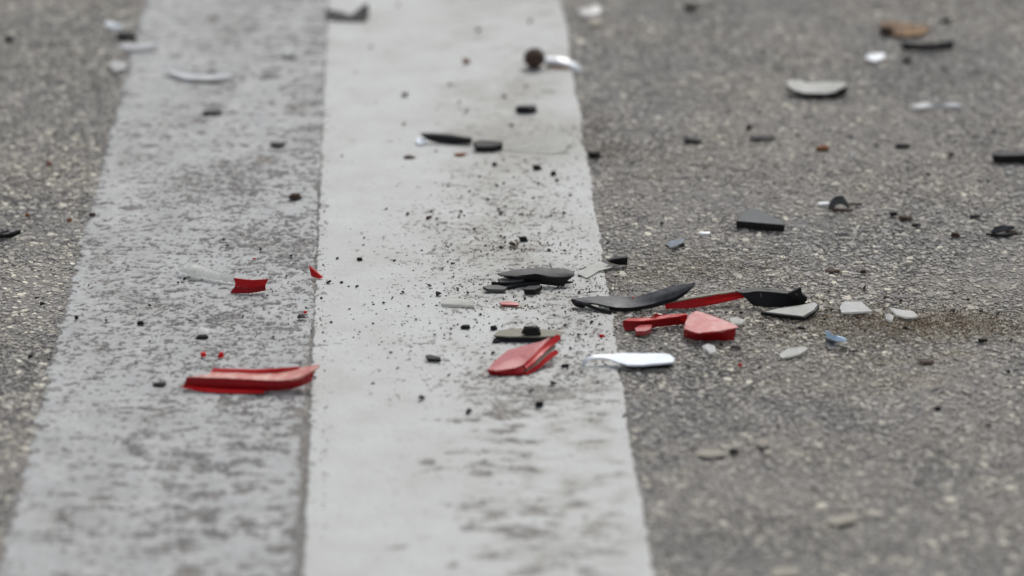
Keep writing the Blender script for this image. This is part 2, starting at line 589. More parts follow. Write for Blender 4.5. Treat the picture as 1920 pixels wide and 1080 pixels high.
# ------------------------------------------------------------------ building shards
def link(name, bm, mat, origin=None, parent=None, smooth=False, bev=.00022):
    bmesh.ops.remove_doubles(bm, verts=bm.verts, dist=1e-6)
    bmesh.ops.recalc_face_normals(bm, faces=bm.faces)
    if bev:
        es = [e for e in bm.edges if len(e.link_faces) == 2 and e.calc_face_angle(0) > R(28)]
        try:
            bmesh.ops.bevel(bm, geom=es, offset=bev, segments=1, affect='EDGES', profile=.7, clamp_overlap=True)
        except Exception:
            pass
    if origin is None:
        xs_ = [v.co.x for v in bm.verts]; ys_ = [v.co.y for v in bm.verts]; zs_ = [v.co.z for v in bm.verts]
        origin = Vector(((min(xs_) + max(xs_)) / 2, (min(ys_) + max(ys_)) / 2, min(zs_)))
    for v in bm.verts:
        v.co -= origin
    me = bpy.data.meshes.new(name)
    if smooth:
        for f in bm.faces:
            f.smooth = True
    bm.to_mesh(me); bm.free()
    if smooth:
        me.set_sharp_from_angle(angle=R(32))
    me.materials.append(M[mat] if isinstance(mat, str) else mat)
    o = bpy.data.objects.new(name, me)
    C.objects.link(o)
    if parent:
        o.parent = parent
        o.location = origin - parent.location
    else:
        o.location = origin
    return o


def tag(o, label, cat, group=None):
    o['label'] = label
    o['category'] = cat
    if group:
        o['group'] = group
    return o


def thing(name, label, cat, px, py, group=None):
    o = bpy.data.objects.new(name, None)
    o.empty_display_size = .01
    o.location = W(px, py)
    C.objects.link(o)
    return tag(o, label, cat, group)


def jag(pts, amt=.45):
    """break long straight edges of an outline a little, as snapped plastic does"""
    out = []
    n_ = len(pts)
    for i in range(n_):
        a, b_ = pts[i], pts[(i + 1) % n_]
        out.append(a)
        L = (b_ - a).length
        m_ = int(L / .0045)
        nrm = Vector((-(b_ - a).y, (b_ - a).x, 0))
        if nrm.length > 0:
            nrm.normalize()
        for j in range(1, m_):
            f = j / m_
            out.append(a.lerp(b_, f) + nrm * random.gauss(0, amt * .001))
    return out


def shard_bm(pts, thick=2.0, ext=None, amt=.35, dome=0.0):
    """pts: (px, py, height in mm) outline of the upper face; it is given real thickness"""
    P = [W(p[0], p[1], p[2] if len(p) > 2 else thick) for p in pts]
    P = jag(P, amt) if amt else P
    bm = bmesh.new()
    if ext is None:
        dv = Vector((0, 0, -thick * .001))
    else:
        dv = Vector(ext) * .001
    tv = [bm.verts.new(p) for p in P]
    bv = []
    cen = sum(P, Vector()) / len(P)
    for p in P:
        q = p + dv
        if ext is None:
            q.z = max(q.z, GZ - .0002 + random.uniform(0, .00015))
            q.x += (cen.x - p.x) * .03 + random.gauss(0, .0002)
            q.y += (cen.y - p.y) * .03 + random.gauss(0, .0002)
        bv.append(bm.verts.new(q))
    # cap as a fan round an inner ring so that it can be slightly domed
    c1 = [bm.verts.new(p.lerp(cen, .45) + Vector((0, 0, dome * .0007 + random.gauss(0, .00002)))) for p in P]
    c0 = bm.verts.new(cen + Vector((0, 0, dome * .001)))
    n_ = len(P)
    for i in range(n_):
        j = (i + 1) % n_
        bm.faces.new((tv[i], tv[j], c1[j], c1[i]))
        bm.faces.new((c1[i], c1[j], c0))
        bm.faces.new((tv[j], tv[i], bv[i], bv[j]))
    bm.faces.new(bv[::-1])
    return bm


def shard(name, label, cat, pts, thick, mat, group=None, parent=None, **kw):
    bev = kw.pop('bev', .00025)
    o = link(name, shard_bm(pts, thick, **kw), mat, parent=parent, bev=bev, smooth=True)
    if mat in ('clear', 'frost'):
        o.location.z += .0005
    if parent is None:
        tag(o, label, cat, group)
    return o


def catmull(P, n_, lin=False):
    P = [Vector(p) for p in P]
    out = []
    m_ = len(P) - 1
    for k_ in range(n_ + 1):
        s = k_ / n_ * m_
        i = min(int(s), m_ - 1)
        f = s - i
        p0, p1, p2, p3 = P[max(i - 1, 0)], P[i], P[i + 1], P[min(i + 2, m_)]
        if lin:
            out.append(p1.lerp(p2, f))
            continue
        out.append(.5 * ((2 * p1) + (p2 - p0) * f + (2 * p0 - 5 * p1 + 4 * p2 - p3) * f * f + (3 * p1 - p0 - 3 * p2 + p3) * f ** 3))
    return out


def band_bm(rows, thick=1.6, n_=14, sub=2, rough=.12, lin=False):
    """rows of (px, py, height mm), equal in number, lofted smoothly and thickened"""
    R3 = [[W(*p) for p in r] for r in rows]
    R3 = [catmull(r, n_, lin) for r in R3]
    full = []
    for a, b_ in zip(R3[:-1], R3[1:]):
        for k_ in range(sub):
            full.append([p.lerp(q, k_ / sub) for p, q in zip(a, b_)])
    full.append(R3[-1])
    bm = bmesh.new()
    vs = [[bm.verts.new(p + Vector((random.gauss(0, rough), random.gauss(0, rough), random.gauss(0, rough * .5))) * .001) for p in r] for r in full]
    fs = []
    for a, b_ in zip(vs[:-1], vs[1:]):
        for i in range(len(a) - 1):
            fs.append(bm.faces.new((a[i], a[i + 1], b_[i + 1], b_[i])))
    bmesh.ops.recalc_face_normals(bm, faces=fs)
    # the outer side faces up or towards the road's near end
    up = sum((f.normal for f in fs), Vector())
    if up.dot(Vector((0, -.6, .8))) < 0:
        bmesh.ops.reverse_faces(bm, faces=fs)
    bm.normal_update()
    base = list(bm.verts)
    lo = {}
    for v in base:
        q = v.co - v.normal * thick * .001
        lo[v] = bm.verts.new(q)
    for f in list(bm.faces):
        bm.faces.new([lo[v] for v in reversed(f.verts)])
    for e in list(bm.edges):
        if len(e.link_faces) == 1 and e.verts[0] in lo and e.verts[1] in lo:
            a, b_ = e.verts
            bm.faces.new((a, b_, lo[b_], lo[a]))
    for v in bm.verts:
        v.co.z = max(v.co.z, GZ - .0004)
    return bm


def band(name, label, cat, rows, thick, mat, group=None, parent=None, **kw):
    o = link(name, band_bm(rows, thick, **kw), mat, parent=parent, bev=0, smooth=True)
    if parent is None:
        tag(o, label, cat, group)
    return o


def chunk_bm(x0, y0, x1, y1, h0=0.0, deep=.65, npt=11, seed=None, flat=1.0):
    """angular broken crumb filling a picture rectangle, standing on the road (h0 mm above it)"""
    rr_ = random.Random(seed if seed is not None else int(x0 * 31 + y0 * 17))
    a, g, v_ = scale_at((y0 + y1) / 2)
    wmm = (x1 - x0) / a
    dmm = min(wmm * deep, .7 * (y1 - y0) / g)
    hmm = max(.5, ((y1 - y0) - dmm * g) / v_) * flat
    f = W((x0 + x1) / 2, y1, h0)
    cx, cy, cz = f.x, f.y + dmm * .0005, f.z
    bm = bmesh.new()
    for k_ in range(npt):
        th = k_ / npt * 2 * math.pi + rr_.uniform(-.2, .2)
        q = rr_.uniform(.7, 1.08)
        lev = (0, 1, .15, .8, .05, .95, .5)[k_ % 7]
        s = 1 if lev < .5 else rr_.uniform(.55, 1.0)
        bm.verts.new((cx + math.cos(th) * wmm * .0005 * q * s, cy + math.sin(th) * dmm * .0005 * q * s, cz + hmm * .001 * lev * rr_.uniform(.8, 1)))
    res = bmesh.ops.convex_hull(bm, input=bm.verts)
    bmesh.ops.delete(bm, geom=[v for v in bm.verts if not v.link_faces], context='VERTS')
    return bm


def chunk(name, label, cat, box, mat, group=None, **kw):
    o = link(name, chunk_bm(*box, **kw), mat, bev=.00012, smooth=False)
    return tag(o, label, cat, group)


# ================================================================== RED LENS SHARDS
t1 = thing('lens_shard', 'long red tail lamp shard with raised right tip lying on the faded strip', 'red shard', 470, 728)
band('top_plate', '', '', [[(398, 692, 8), (455, 695, 8), (515, 694, 8.5), (562, 689, 11), (598, 683, 14)],
                           [(392, 702, 8), (455, 705, 8), (517, 706, 8), (562, 699, 10.5), (596, 687, 13.4)],
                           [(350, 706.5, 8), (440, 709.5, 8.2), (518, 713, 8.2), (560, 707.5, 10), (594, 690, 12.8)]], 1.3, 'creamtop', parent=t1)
band('front_wall', '', '', [[(349, 707.5, 7.8), (440, 710.5, 7.9), (518, 714, 7.9), (560, 708.5, 9.6), (593, 691, 12.5)],
                            [(347, 716, 5), (440, 721, 5), (518, 724, 5), (558, 717, 6.6), (588, 703, 8.6)],
                            [(343, 725, 1.2), (440, 732, .6), (515, 733, .6), (556, 727, 2.4), (584, 716, 4)]], 1.3, 'darkred', parent=t1)
band('lower_flange', '', '', [[(343, 722, 2.2), (390, 727, 2.0), (440, 730, 2), (495, 731, 2)],
                              [(339, 727, .4), (385, 734, .3), (440, 737, .3), (494, 737, .3)]], 1.0, 'brightred', parent=t1)  # brighter red foot paints the glow of light through the lens
shard('back_rib', '', '', [(400, 690, 9.6), (480, 692, 9.8), (548, 689, 11), (562, 687, 12), (560, 691, 11), (480, 698, 8.6), (396, 696, 8.4)], 1.4, 'red', parent=t1, amt=.1)

t2 = thing('lens_shard', 'tilted pink red lens shard with grooved rim in the middle of the white line', 'red shard', 960, 700)
shard('lens_plate', '', '', [(914, 693, 4), (926, 677, 5), (952, 656, 7), (984, 647, 9), (1014, 640, 11), (1034, 630, 13.4), (1016, 651, 10.4),
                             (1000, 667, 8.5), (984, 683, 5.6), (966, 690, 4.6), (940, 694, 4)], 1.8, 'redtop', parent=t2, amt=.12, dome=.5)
band('front_wall', '', '', [[(914, 694, 3.8), (940, 695.5, 3.8), (966, 691.5, 4.2), (982, 684, 5.2)],
                            [(915, 699, 1.8), (940, 701, 1.8), (966, 700, 1.8), (984, 696, 2.4)],
                            [(919, 703, .3), (942, 704, .2), (966, 704, .2), (986, 702, .5)]], 1.2, 'darkred', parent=t2)
band('rim', '', '', [[(982, 683, 6), (1000, 666, 9), (1018, 648, 11.4), (1044, 627, 15)],
                     [(985, 686, 5), (1004, 669, 8), (1024, 650, 10.5), (1051, 629, 14)],
                     [(986, 691, 4), (1006, 675, 7), (1028, 654, 9.5), (1052, 636, 12)]], 1.6, 'red', parent=t2)
band('groove', '', '', [[(987, 692, 3.2), (1007, 676, 6.2), (1027, 657, 8.4), (1042, 645, 10)],
                        [(987, 698, 1.6), (1009, 683, 4), (1029, 664, 6.5), (1042, 652, 8.4)]], 1, 'khaki', parent=t2)
band('lower_flange', '', '', [[(986, 698, 1.8), (1008, 684, 4.2), (1028, 664, 7), (1043, 655, 8)],
                              [(986, 704, .2), (1010, 692, 1.6), (1032, 673, 4.4), (1048, 662, 6)]], 1.3, 'red', parent=t2)

t3 = thing('lens_shard', 'pale pink topped triangular lens shard standing on the asphalt right of the line', 'red shard', 1330, 632)
shard('lens_plate', '', '', [(1306, 582, 9), (1291, 591, 9), (1285, 603, 8.6), (1283, 616, 8), (1296, 621, 8), (1310, 625, 8), (1345, 621, 8), (1386, 613, 8.2),
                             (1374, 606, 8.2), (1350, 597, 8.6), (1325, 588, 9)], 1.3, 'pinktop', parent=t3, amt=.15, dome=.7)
band('front_wall', '', '', [[(1283, 618, 7.4), (1296, 623, 7.2), (1310, 627, 7.2), (1345, 623, 7.4), (1380, 616, 7.8)],
                            [(1282, 625, 4), (1296, 630, 4), (1310, 632, 4), (1345, 630, 4), (1378, 627, 4)],
                            [(1282, 632, .6), (1296, 636, .3), (1310, 638, .3), (1345, 638, .3), (1376, 638, .3)]], 1.3, 'darkred', parent=t3)

t4 = thing('lens_shard', 'narrow bright red strip shard leaning between the two black housings', 'red shard', 1320, 574)
band('front_face', '', '', [[(1247, 569, 4), (1290, 561, 6), (1340, 553, 7.4), (1388, 546, 8.6)],
                            [(1247, 574, 2.2), (1292, 568, 3.4), (1343, 560, 4.6), (1392, 552, 5.8)],
                            [(1250, 579, .4), (1298, 577, .3), (1348, 569, 1.2), (1397, 558, 3.4)]], 1.2, 'red', parent=t4)
band('top_edge', '', '', [[(1262, 563, 4.6), (1300, 555, 6.4), (1345, 547, 7.8), (1384, 542, 9)],
                          [(1247, 568, 4.4), (1290, 560, 6.4), (1340, 552, 7.8), (1388, 545, 9)]], .8, 'khaki', parent=t4)
band('rib', '', '', [[(1320, 566, 3.4), (1360, 558, 4.8), (1394, 553, 5.6)], [(1322, 571, 1.6), (1360, 565, 2.6), (1396, 558, 3.8)]], .9, 'brightred', parent=t4)

t5 = thing('lens_shard', 'dark red ribbed strip shard behind the small pink piece', 'red shard', 1228, 614)
band('front_face', '', '', [[(1168, 602, 6), (1200, 600, 6), (1230, 598, 6.4), (1260, 594, 6.8), (1288, 590, 7)],
                            [(1169, 611, 3), (1200, 608, 3), (1232, 605, 3.4), (1261, 602, 3.6), (1287, 598, 3.8)],
                            [(1173, 620, .3), (1200, 617, .3), (1235, 613, .3), (1262, 610, .5), (1286, 607, .8)]], 1.3, 'darkred', parent=t5)
shard('top_edge', '', '', [(1169, 601, 6.2), (1178, 597, 6.4), (1216, 596, 6.8), (1224, 592, 8.2), (1230, 586, 10), (1237, 590, 8), (1262, 589, 7.4), (1288, 588, 7.4),
                           (1288, 591, 7), (1230, 599, 6.4), (1200, 602, 6)], 1.2, 'red', parent=t5, amt=.1)
shard('end_piece', '', '', [(1262, 592, 7.2), (1289, 590, 7.4), (1288, 604, 2.4), (1272, 604, 2)], 1.2, 'brightred', parent=t5, amt=.1, ext=(0, 1.4, .2))
shard('lens_shard', 'small pink block chip in front of the dark red strip', 'red shard',
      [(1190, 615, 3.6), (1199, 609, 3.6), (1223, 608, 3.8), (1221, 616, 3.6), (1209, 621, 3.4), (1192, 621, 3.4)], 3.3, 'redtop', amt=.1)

t7 = thing('lens_shard', 'bright red upright lens piece beside the clear curved lens on the faded strip', 'red shard', 467, 548)
band('upper_face', '', '', [[(438, 521, 9), (470, 525, 9), (503, 523, 9.4)], [(441, 530, 6), (470, 533, 6), (500, 531, 6.6)],
                            [(440, 537, 3.6), (470, 540, 3.4), (497, 537, 4.2)]], 1.2, 'red', parent=t7)
band('foot', '', '', [[(440, 537, 3.7), (470, 540, 3.6), (497, 537, 4.3)], [(432, 549, .3), (468, 549.5, .3), (499, 544, 1.2)]], 1.2, 'darkred', parent=t7)
shard('lens_shard', 'small red triangle standing at the left edge of the white line', 'red shard',
      [(579, 499, 7.6), (590, 508, 5), (605, 521, 1), (599, 523, .5), (583, 518, 1.2)], 1, 'red', ext=(.5, 2, 0), amt=.1)
chunk('red_crumb', 'left one of two red dots behind the long red shard', 'red crumb', (373, 658, 387, 670), 'brightred')
chunk('red_crumb', 'right and larger one of two red dots behind the long red shard', 'red crumb', (406, 657, 422, 672), 'brightred')
chunk('red_crumb', 'red speck lying on the curved dark panel', 'red crumb', (1183, 556, 1192, 564), 'brightred', h0=4.6)
chunk('red_crumb', 'flat red speck on the white line left of the dark red strip', 'red crumb', (1121, 625, 1135, 633), 'red')
chunk('red_crumb', 'tiny pink speck on the faded strip near the bright line edge', 'red crumb', (568, 581, 577, 588), 'brightred')
chunk('red_crumb', 'tiny pink speck on asphalt in front of the pale pink shard', 'red crumb', (1383, 679, 1392, 688), 'brightred')
chunk('red_crumb', 'tiny red speck on the faded strip behind the upright red piece', 'red crumb', (472, 482, 482, 487), 'red')

# ================================================================== DARK HOUSING PIECES
t = thing('housing_shard', 'long curved slate black panel arching across the right edge of the white line', 'black shard', 1185, 578)
band('curved_panel', '', '', [
    [(1072, 560, 5.6), (1110, 556, 6.6), (1150, 555, 6.4), (1190, 556, 7), (1228, 546, 10.4), (1265, 535, 14), (1303, 530, 17)],
    [(1082, 563, 6), (1112, 563, 6.4), (1152, 566, 5), (1192, 566, 5), (1232, 557, 8), (1268, 545, 12), (1302, 532, 16.4)],
    [(1098, 567, 5.6), (1124, 570, 5), (1155, 576, 3.4), (1195, 575, 3.2), (1237, 566, 5.4), (1272, 554, 9.4), (1301, 535, 15.6)]], 1.6, 'slate', parent=t, n_=24, sub=3, rough=.12)
band('front_edge', '', '', [
    [(1140, 575, 3.6), (1160, 577, 3.2), (1195, 576, 3), (1237, 567, 5), (1272, 555, 9), (1300, 536, 15)],
    [(1142, 580, 1.4), (1160, 583, .6), (1196, 582, .6), (1240, 573, 2.8), (1276, 559, 7.4), (1299, 539, 14)]], 1.2, 'black', parent=t, n_=20)
band('end_bracket', '', '', [[(1071, 561, 5.4), (1084, 564, 5.6), (1098, 568, 5)], [(1073, 568, 2.8), (1084, 572, 2.6), (1097, 574, 2.6)],
                             [(1078, 574, .8), (1086, 577, .5), (1094, 578, .5)]], 1.3, 'black', parent=t)
band('strut', '', '', [[(1088, 566, 5), (1108, 572, 3.8), (1128, 579, 2.6), (1147, 583, 2.2)],
                       [(1089, 571, 3.4), (1108, 578, 1.8), (1130, 586, .6), (1145, 590, .2)]], 1.6, 'black', parent=t)

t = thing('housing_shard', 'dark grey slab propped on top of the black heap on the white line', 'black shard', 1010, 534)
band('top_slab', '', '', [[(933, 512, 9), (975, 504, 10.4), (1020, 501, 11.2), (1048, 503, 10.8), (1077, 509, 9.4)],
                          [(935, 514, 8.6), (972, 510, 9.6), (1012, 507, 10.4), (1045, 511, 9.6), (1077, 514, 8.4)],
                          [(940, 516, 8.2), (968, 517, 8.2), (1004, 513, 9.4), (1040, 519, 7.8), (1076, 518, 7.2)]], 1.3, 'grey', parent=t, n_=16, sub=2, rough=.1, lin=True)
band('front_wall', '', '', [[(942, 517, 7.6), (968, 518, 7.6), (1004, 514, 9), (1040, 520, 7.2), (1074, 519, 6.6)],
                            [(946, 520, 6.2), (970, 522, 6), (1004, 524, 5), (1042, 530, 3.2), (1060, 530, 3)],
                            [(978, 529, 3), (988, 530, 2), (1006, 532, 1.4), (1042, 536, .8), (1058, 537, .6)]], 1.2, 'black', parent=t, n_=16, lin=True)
shard('spike', '', '', [(1054, 524, 4.6), (1075, 528, 3), (1056, 531, 2), (1044, 530, 2.4)], 1.2, 'black', parent=t, amt=.1)
t = thing('housing_shard', 'stepped black and grey plate under the propped slab', 'black shard', 965, 538)
shard('upper_plate', '', '', [(932, 524, 5.4), (946, 519, 5.6), (985, 520, 5.6), (982, 524, 5), (960, 528, 4.6), (938, 529, 4.6)], 1.2, 'grey', parent=t, amt=.1)
shard('lower_plate', '', '', [(921, 528, 4), (945, 530, 4), (985, 525, 4.4), (1012, 521, 4.4), (1014, 531, 3), (975, 535, 2), (952, 539, 1.6), (946, 536, 2.2), (921, 533, 2.4)], 1.6, 'black', parent=t, amt=.15)
shard('housing_shard', 'small thin black chip left in front of the black heap', 'black shard',
      [(905, 537, 3.6), (915, 534, 3.6), (934, 534, 3.6), (952, 538, 3.2), (946, 543, 2.4), (914, 542, 2.8)], 2.0, 'grey', amt=.12)
shard('housing_shard', 'thick black chip in front of the middle of the black heap', 'black shard',
      [(981, 541, 4), (990, 536, 4.2), (1017, 534, 4.6), (1014, 538, 4.2), (1003, 543, 4), (984, 543, 4)], 3.4, 'black', amt=.08)
shard('housing_shard', 'black wedge shard at the asphalt edge behind the curved panel', 'black shard',
      [(1137, 489, 5.4), (1150, 486, 6), (1177, 483, 7), (1176, 497, 1.2), (1160, 497, .8), (1150, 495, 1.6)], 1, 'black', ext=(0, 3, .3), amt=.1)

t = thing('housing_shard', 'black box shaped housing piece with pointed fin right of the red strip', 'black shard', 1455, 572)
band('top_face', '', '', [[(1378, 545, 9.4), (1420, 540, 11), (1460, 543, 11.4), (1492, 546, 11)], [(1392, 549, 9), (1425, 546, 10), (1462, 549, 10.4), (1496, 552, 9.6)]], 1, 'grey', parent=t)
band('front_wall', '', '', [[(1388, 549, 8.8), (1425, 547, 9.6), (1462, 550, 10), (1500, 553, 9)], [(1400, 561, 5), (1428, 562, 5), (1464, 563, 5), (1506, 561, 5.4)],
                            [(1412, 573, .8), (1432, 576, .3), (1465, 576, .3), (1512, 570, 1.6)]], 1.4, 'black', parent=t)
shard('fin', '', '', [(1478, 550, 10.6), (1490, 545, 12), (1502, 539, 14), (1504, 552, 9.6), (1514, 558, 7.6), (1512, 566, 4.4), (1486, 568, 3)], 1, 'black', parent=t, ext=(0, 2, .2), amt=.12)
for rx_ in (1425, 1453, 1478):
    shard('rib', '', '', [(rx_, 551, 8.6), (rx_ + 3, 551, 8.6), (rx_ + 5, 572, 1.4), (rx_ + 2, 572, 1.4)], 1, 'grey', parent=t, ext=(0, 1.2, 0), amt=0, bev=.0001)
t = thing('housing_shard', 'pale grey plate with black edge lying against the black housing', 'grey shard', 1490, 592)
shard('plate', '', '', [(1425, 585, 2.6), (1455, 578, 3.2), (1500, 572, 3.8), (1530, 565, 4.6), (1537, 572, 4.6), (1530, 583, 3.8), (1509, 595, 3.2), (1470, 591, 2.8)], 2.4, 'black', parent=t, amt=.1)
shard('pale_face', '', '', [(1434, 584.5, 2.9), (1457, 578.5, 3.5), (1500, 572.5, 4.1), (1528, 566.5, 4.8), (1533, 571, 4.8), (1526, 581, 4.1), (1506, 592.5, 3.5), (1470, 588.5, 3.1)], .5, 'pale', parent=t, amt=.08, bev=.0001)
t = thing('housing_shard', 'thick grey wedge block lying alone on the asphalt behind the red shards', 'grey shard', 1427, 428)
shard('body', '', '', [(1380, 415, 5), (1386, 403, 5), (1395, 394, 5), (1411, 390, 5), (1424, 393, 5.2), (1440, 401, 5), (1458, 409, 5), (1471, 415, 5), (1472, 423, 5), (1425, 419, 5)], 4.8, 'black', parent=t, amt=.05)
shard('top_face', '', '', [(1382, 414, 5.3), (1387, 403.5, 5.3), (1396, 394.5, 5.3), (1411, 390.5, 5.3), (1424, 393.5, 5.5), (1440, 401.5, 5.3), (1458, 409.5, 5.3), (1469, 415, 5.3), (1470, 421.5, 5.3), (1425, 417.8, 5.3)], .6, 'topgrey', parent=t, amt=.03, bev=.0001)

t = thing('housing_shard', 'khaki topped flat plate with ragged black underside behind the tilted red shard', 'grey shard', 980, 640)
shard('khaki_plate', '', '', [(924, 629, 4), (934, 619, 4.4), (975, 615, 4.6), (1020, 617, 4.6), (1062, 622, 4.4), (1050, 630, 4), (1000, 631, 4), (955, 631, 3.8)], 1, 'khaki', parent=t, amt=.12)
band('underside', '', '', [[(928, 631, 3.2), (960, 632, 3.2), (1000, 632, 3.4), (1040, 631, 3.4)], [(936, 639, 1), (962, 641, .4), (1000, 641, .4), (1022, 639, 1.2)]], 1.4, 'black', parent=t)
shard('housing_shard', 'thin black splinter sticking out left of the khaki plate', 'black shard', [(926, 634, 2.4), (942, 630, 3.4), (944, 637, 1.4), (934, 642, .6), (922, 642, .6)], 1, 'char', amt=.2)
chunk('stone', 'dark angular lump sitting on the khaki plate', 'stone', (978, 609, 1015, 630), 'char', h0=4.3, deep=.5, npt=17, seed=5)
chunk('plastic_crumb', 'dark grey angled chip left of the khaki plate', 'dark crumb', (915, 608, 934, 620), 'char')
chunk('plastic_crumb', 'blackish chip left of the grey chip on the white line', 'dark crumb', (862, 606, 885, 618), 'char')
shard('plastic_crumb', 'dark blue black flat chip alone on the white line left of the tilted red shard', 'dark crumb',
      [(797, 666, 3.2), (805, 664, 3.4), (826, 669, 3.2), (827, 674, 2.4), (802, 672, 2.6)], 2, 'black', amt=.05)

# ================================================================== FAR DEBRIS (top of the frame)
t = thing('housing_shard', 'blurred dark curled strip with raised right end at the far end of the line', 'black shard', 655, 42)
shard('curled_strip', '', '', [(608, 22, 5), (622, 20, 5.4), (642, 24, 4.4), (655, 32, 2.8), (668, 24, 5), (680, 11, 9), (690, 7, 10), (692, 28, 4), (686, 42, .4), (632, 41, .2), (612, 33, 2)], 1, 'black', parent=t, ext=(0, 2.4, .3), amt=.15)



def ball(name, label, cat, px, py, rpx, mat):
    a, g, v_ = scale_at(py)
    rad_ = rpx / a * .001
    bm = bmesh.new()
    bmesh.ops.create_icosphere(bm, subdivisions=3, radius=rad_)
    c = W(px, py + rpx * (v_ / a) * .96)
    for v in bm.verts:
        v.co *= 1 + .10 * mnoise.noise(v.co * 260) + .05 * mnoise.noise(v.co * 700)
        v.co.z *= .96
        v.co += Vector((c.x, c.y, c.z + rad_ * .95))
        v.co.z = max(v.co.z, GZ)
    o = link(name, bm, mat, bev=0, smooth=True)
    return tag(o, label, cat)


ball('stone', 'round dark brown black lump beside the bright white stub', 'stone', 1002, 109, 20, 'brown')
t = thing('plastic_stub', 'shiny white stub with amber underside touching the round dark lump', 'white shard', 1055, 130)
band('white_shell', '', '', [[(1022, 106, 8), (1045, 106, 8), (1068, 112, 6.4), (1088, 124, 3.4)], [(1022, 112, 6.6), (1045, 113, 6.4), (1068, 120, 4.4), (1091, 129, 2)],
                             [(1022, 120, 3.4), (1045, 121, 3.2), (1068, 127, 1.8), (1086, 134, .4)]], 1.4, 'white', parent=t)
shard('amber_base', '', '', [(1023, 119, 3), (1050, 121, 3), (1070, 126, 1.8), (1066, 131, .6), (1040, 127, .8), (1024, 124, 1.2)], 1.2, 'orange', parent=t, amt=.05)

t = thing('lens_shard', 'grey curved shell shard with upturned pale rim at the upper right', 'grey shard', 1530, 182)
shard('shell', '', '', [(1474, 158, 8), (1480, 149, 9.6), (1500, 150, 8.6), (1508, 156, 6.6), (1540, 153, 6.6), (1560, 154, 6.6), (1586, 154, 8), (1588, 160, 7), (1564, 172, 5),
                        (1548, 175, 4.4), (1506, 174, 4.6), (1486, 168, 6)], 1.2, 'pale', parent=t, amt=.2)
shard('dark_underside', '', '', [(1474, 162, 6.4), (1486, 170, 5), (1506, 176, 3.8), (1548, 177, 3.6), (1566, 173, 4.2), (1589, 160, 6.4), (1588, 176, 1.4), (1574, 184, .2),
                                 (1530, 185, .1), (1500, 180, .8), (1480, 172, 2.6)], 1, 'char', parent=t, ext=(0, 3, .2), amt=.15)
shard('wood_shard', 'orange brown splinter at the far upper right above the dark bar', 'wood',
      [(1647, 43, 5), (1662, 40, 5.4), (1700, 43, 5), (1738, 47, 4.4), (1742, 56, 3), (1722, 66, 2), (1690, 68, 2), (1662, 61, 3)], 2.6, 'woodbrown', amt=.9, dome=.6)
chunk('plastic_crumb', 'dark brown clot at the left end of the orange splinter', 'dark crumb', (1646, 44, 1680, 66), 'brown', h0=1)
t = thing('housing_shard', 'dark T shaped bar below the orange splinter', 'black shard', 1740, 104)
shard('bar', '', '', [(1690, 80, 6.5), (1722, 83, 5.8), (1755, 82, 5.8), (1789, 78, 6.8), (1788, 93, 1.2), (1757, 95, 1), (1722, 96, 1), (1692, 95, 1)], 1, 'black', parent=t, ext=(0, 3, .3), amt=.2)
shard('stem', '', '', [(1724, 94, 1.2), (1756, 94, 1.2), (1750, 106, .1), (1731, 106, .1)], 1, 'black', parent=t, ext=(0, 3, .2), amt=.1)

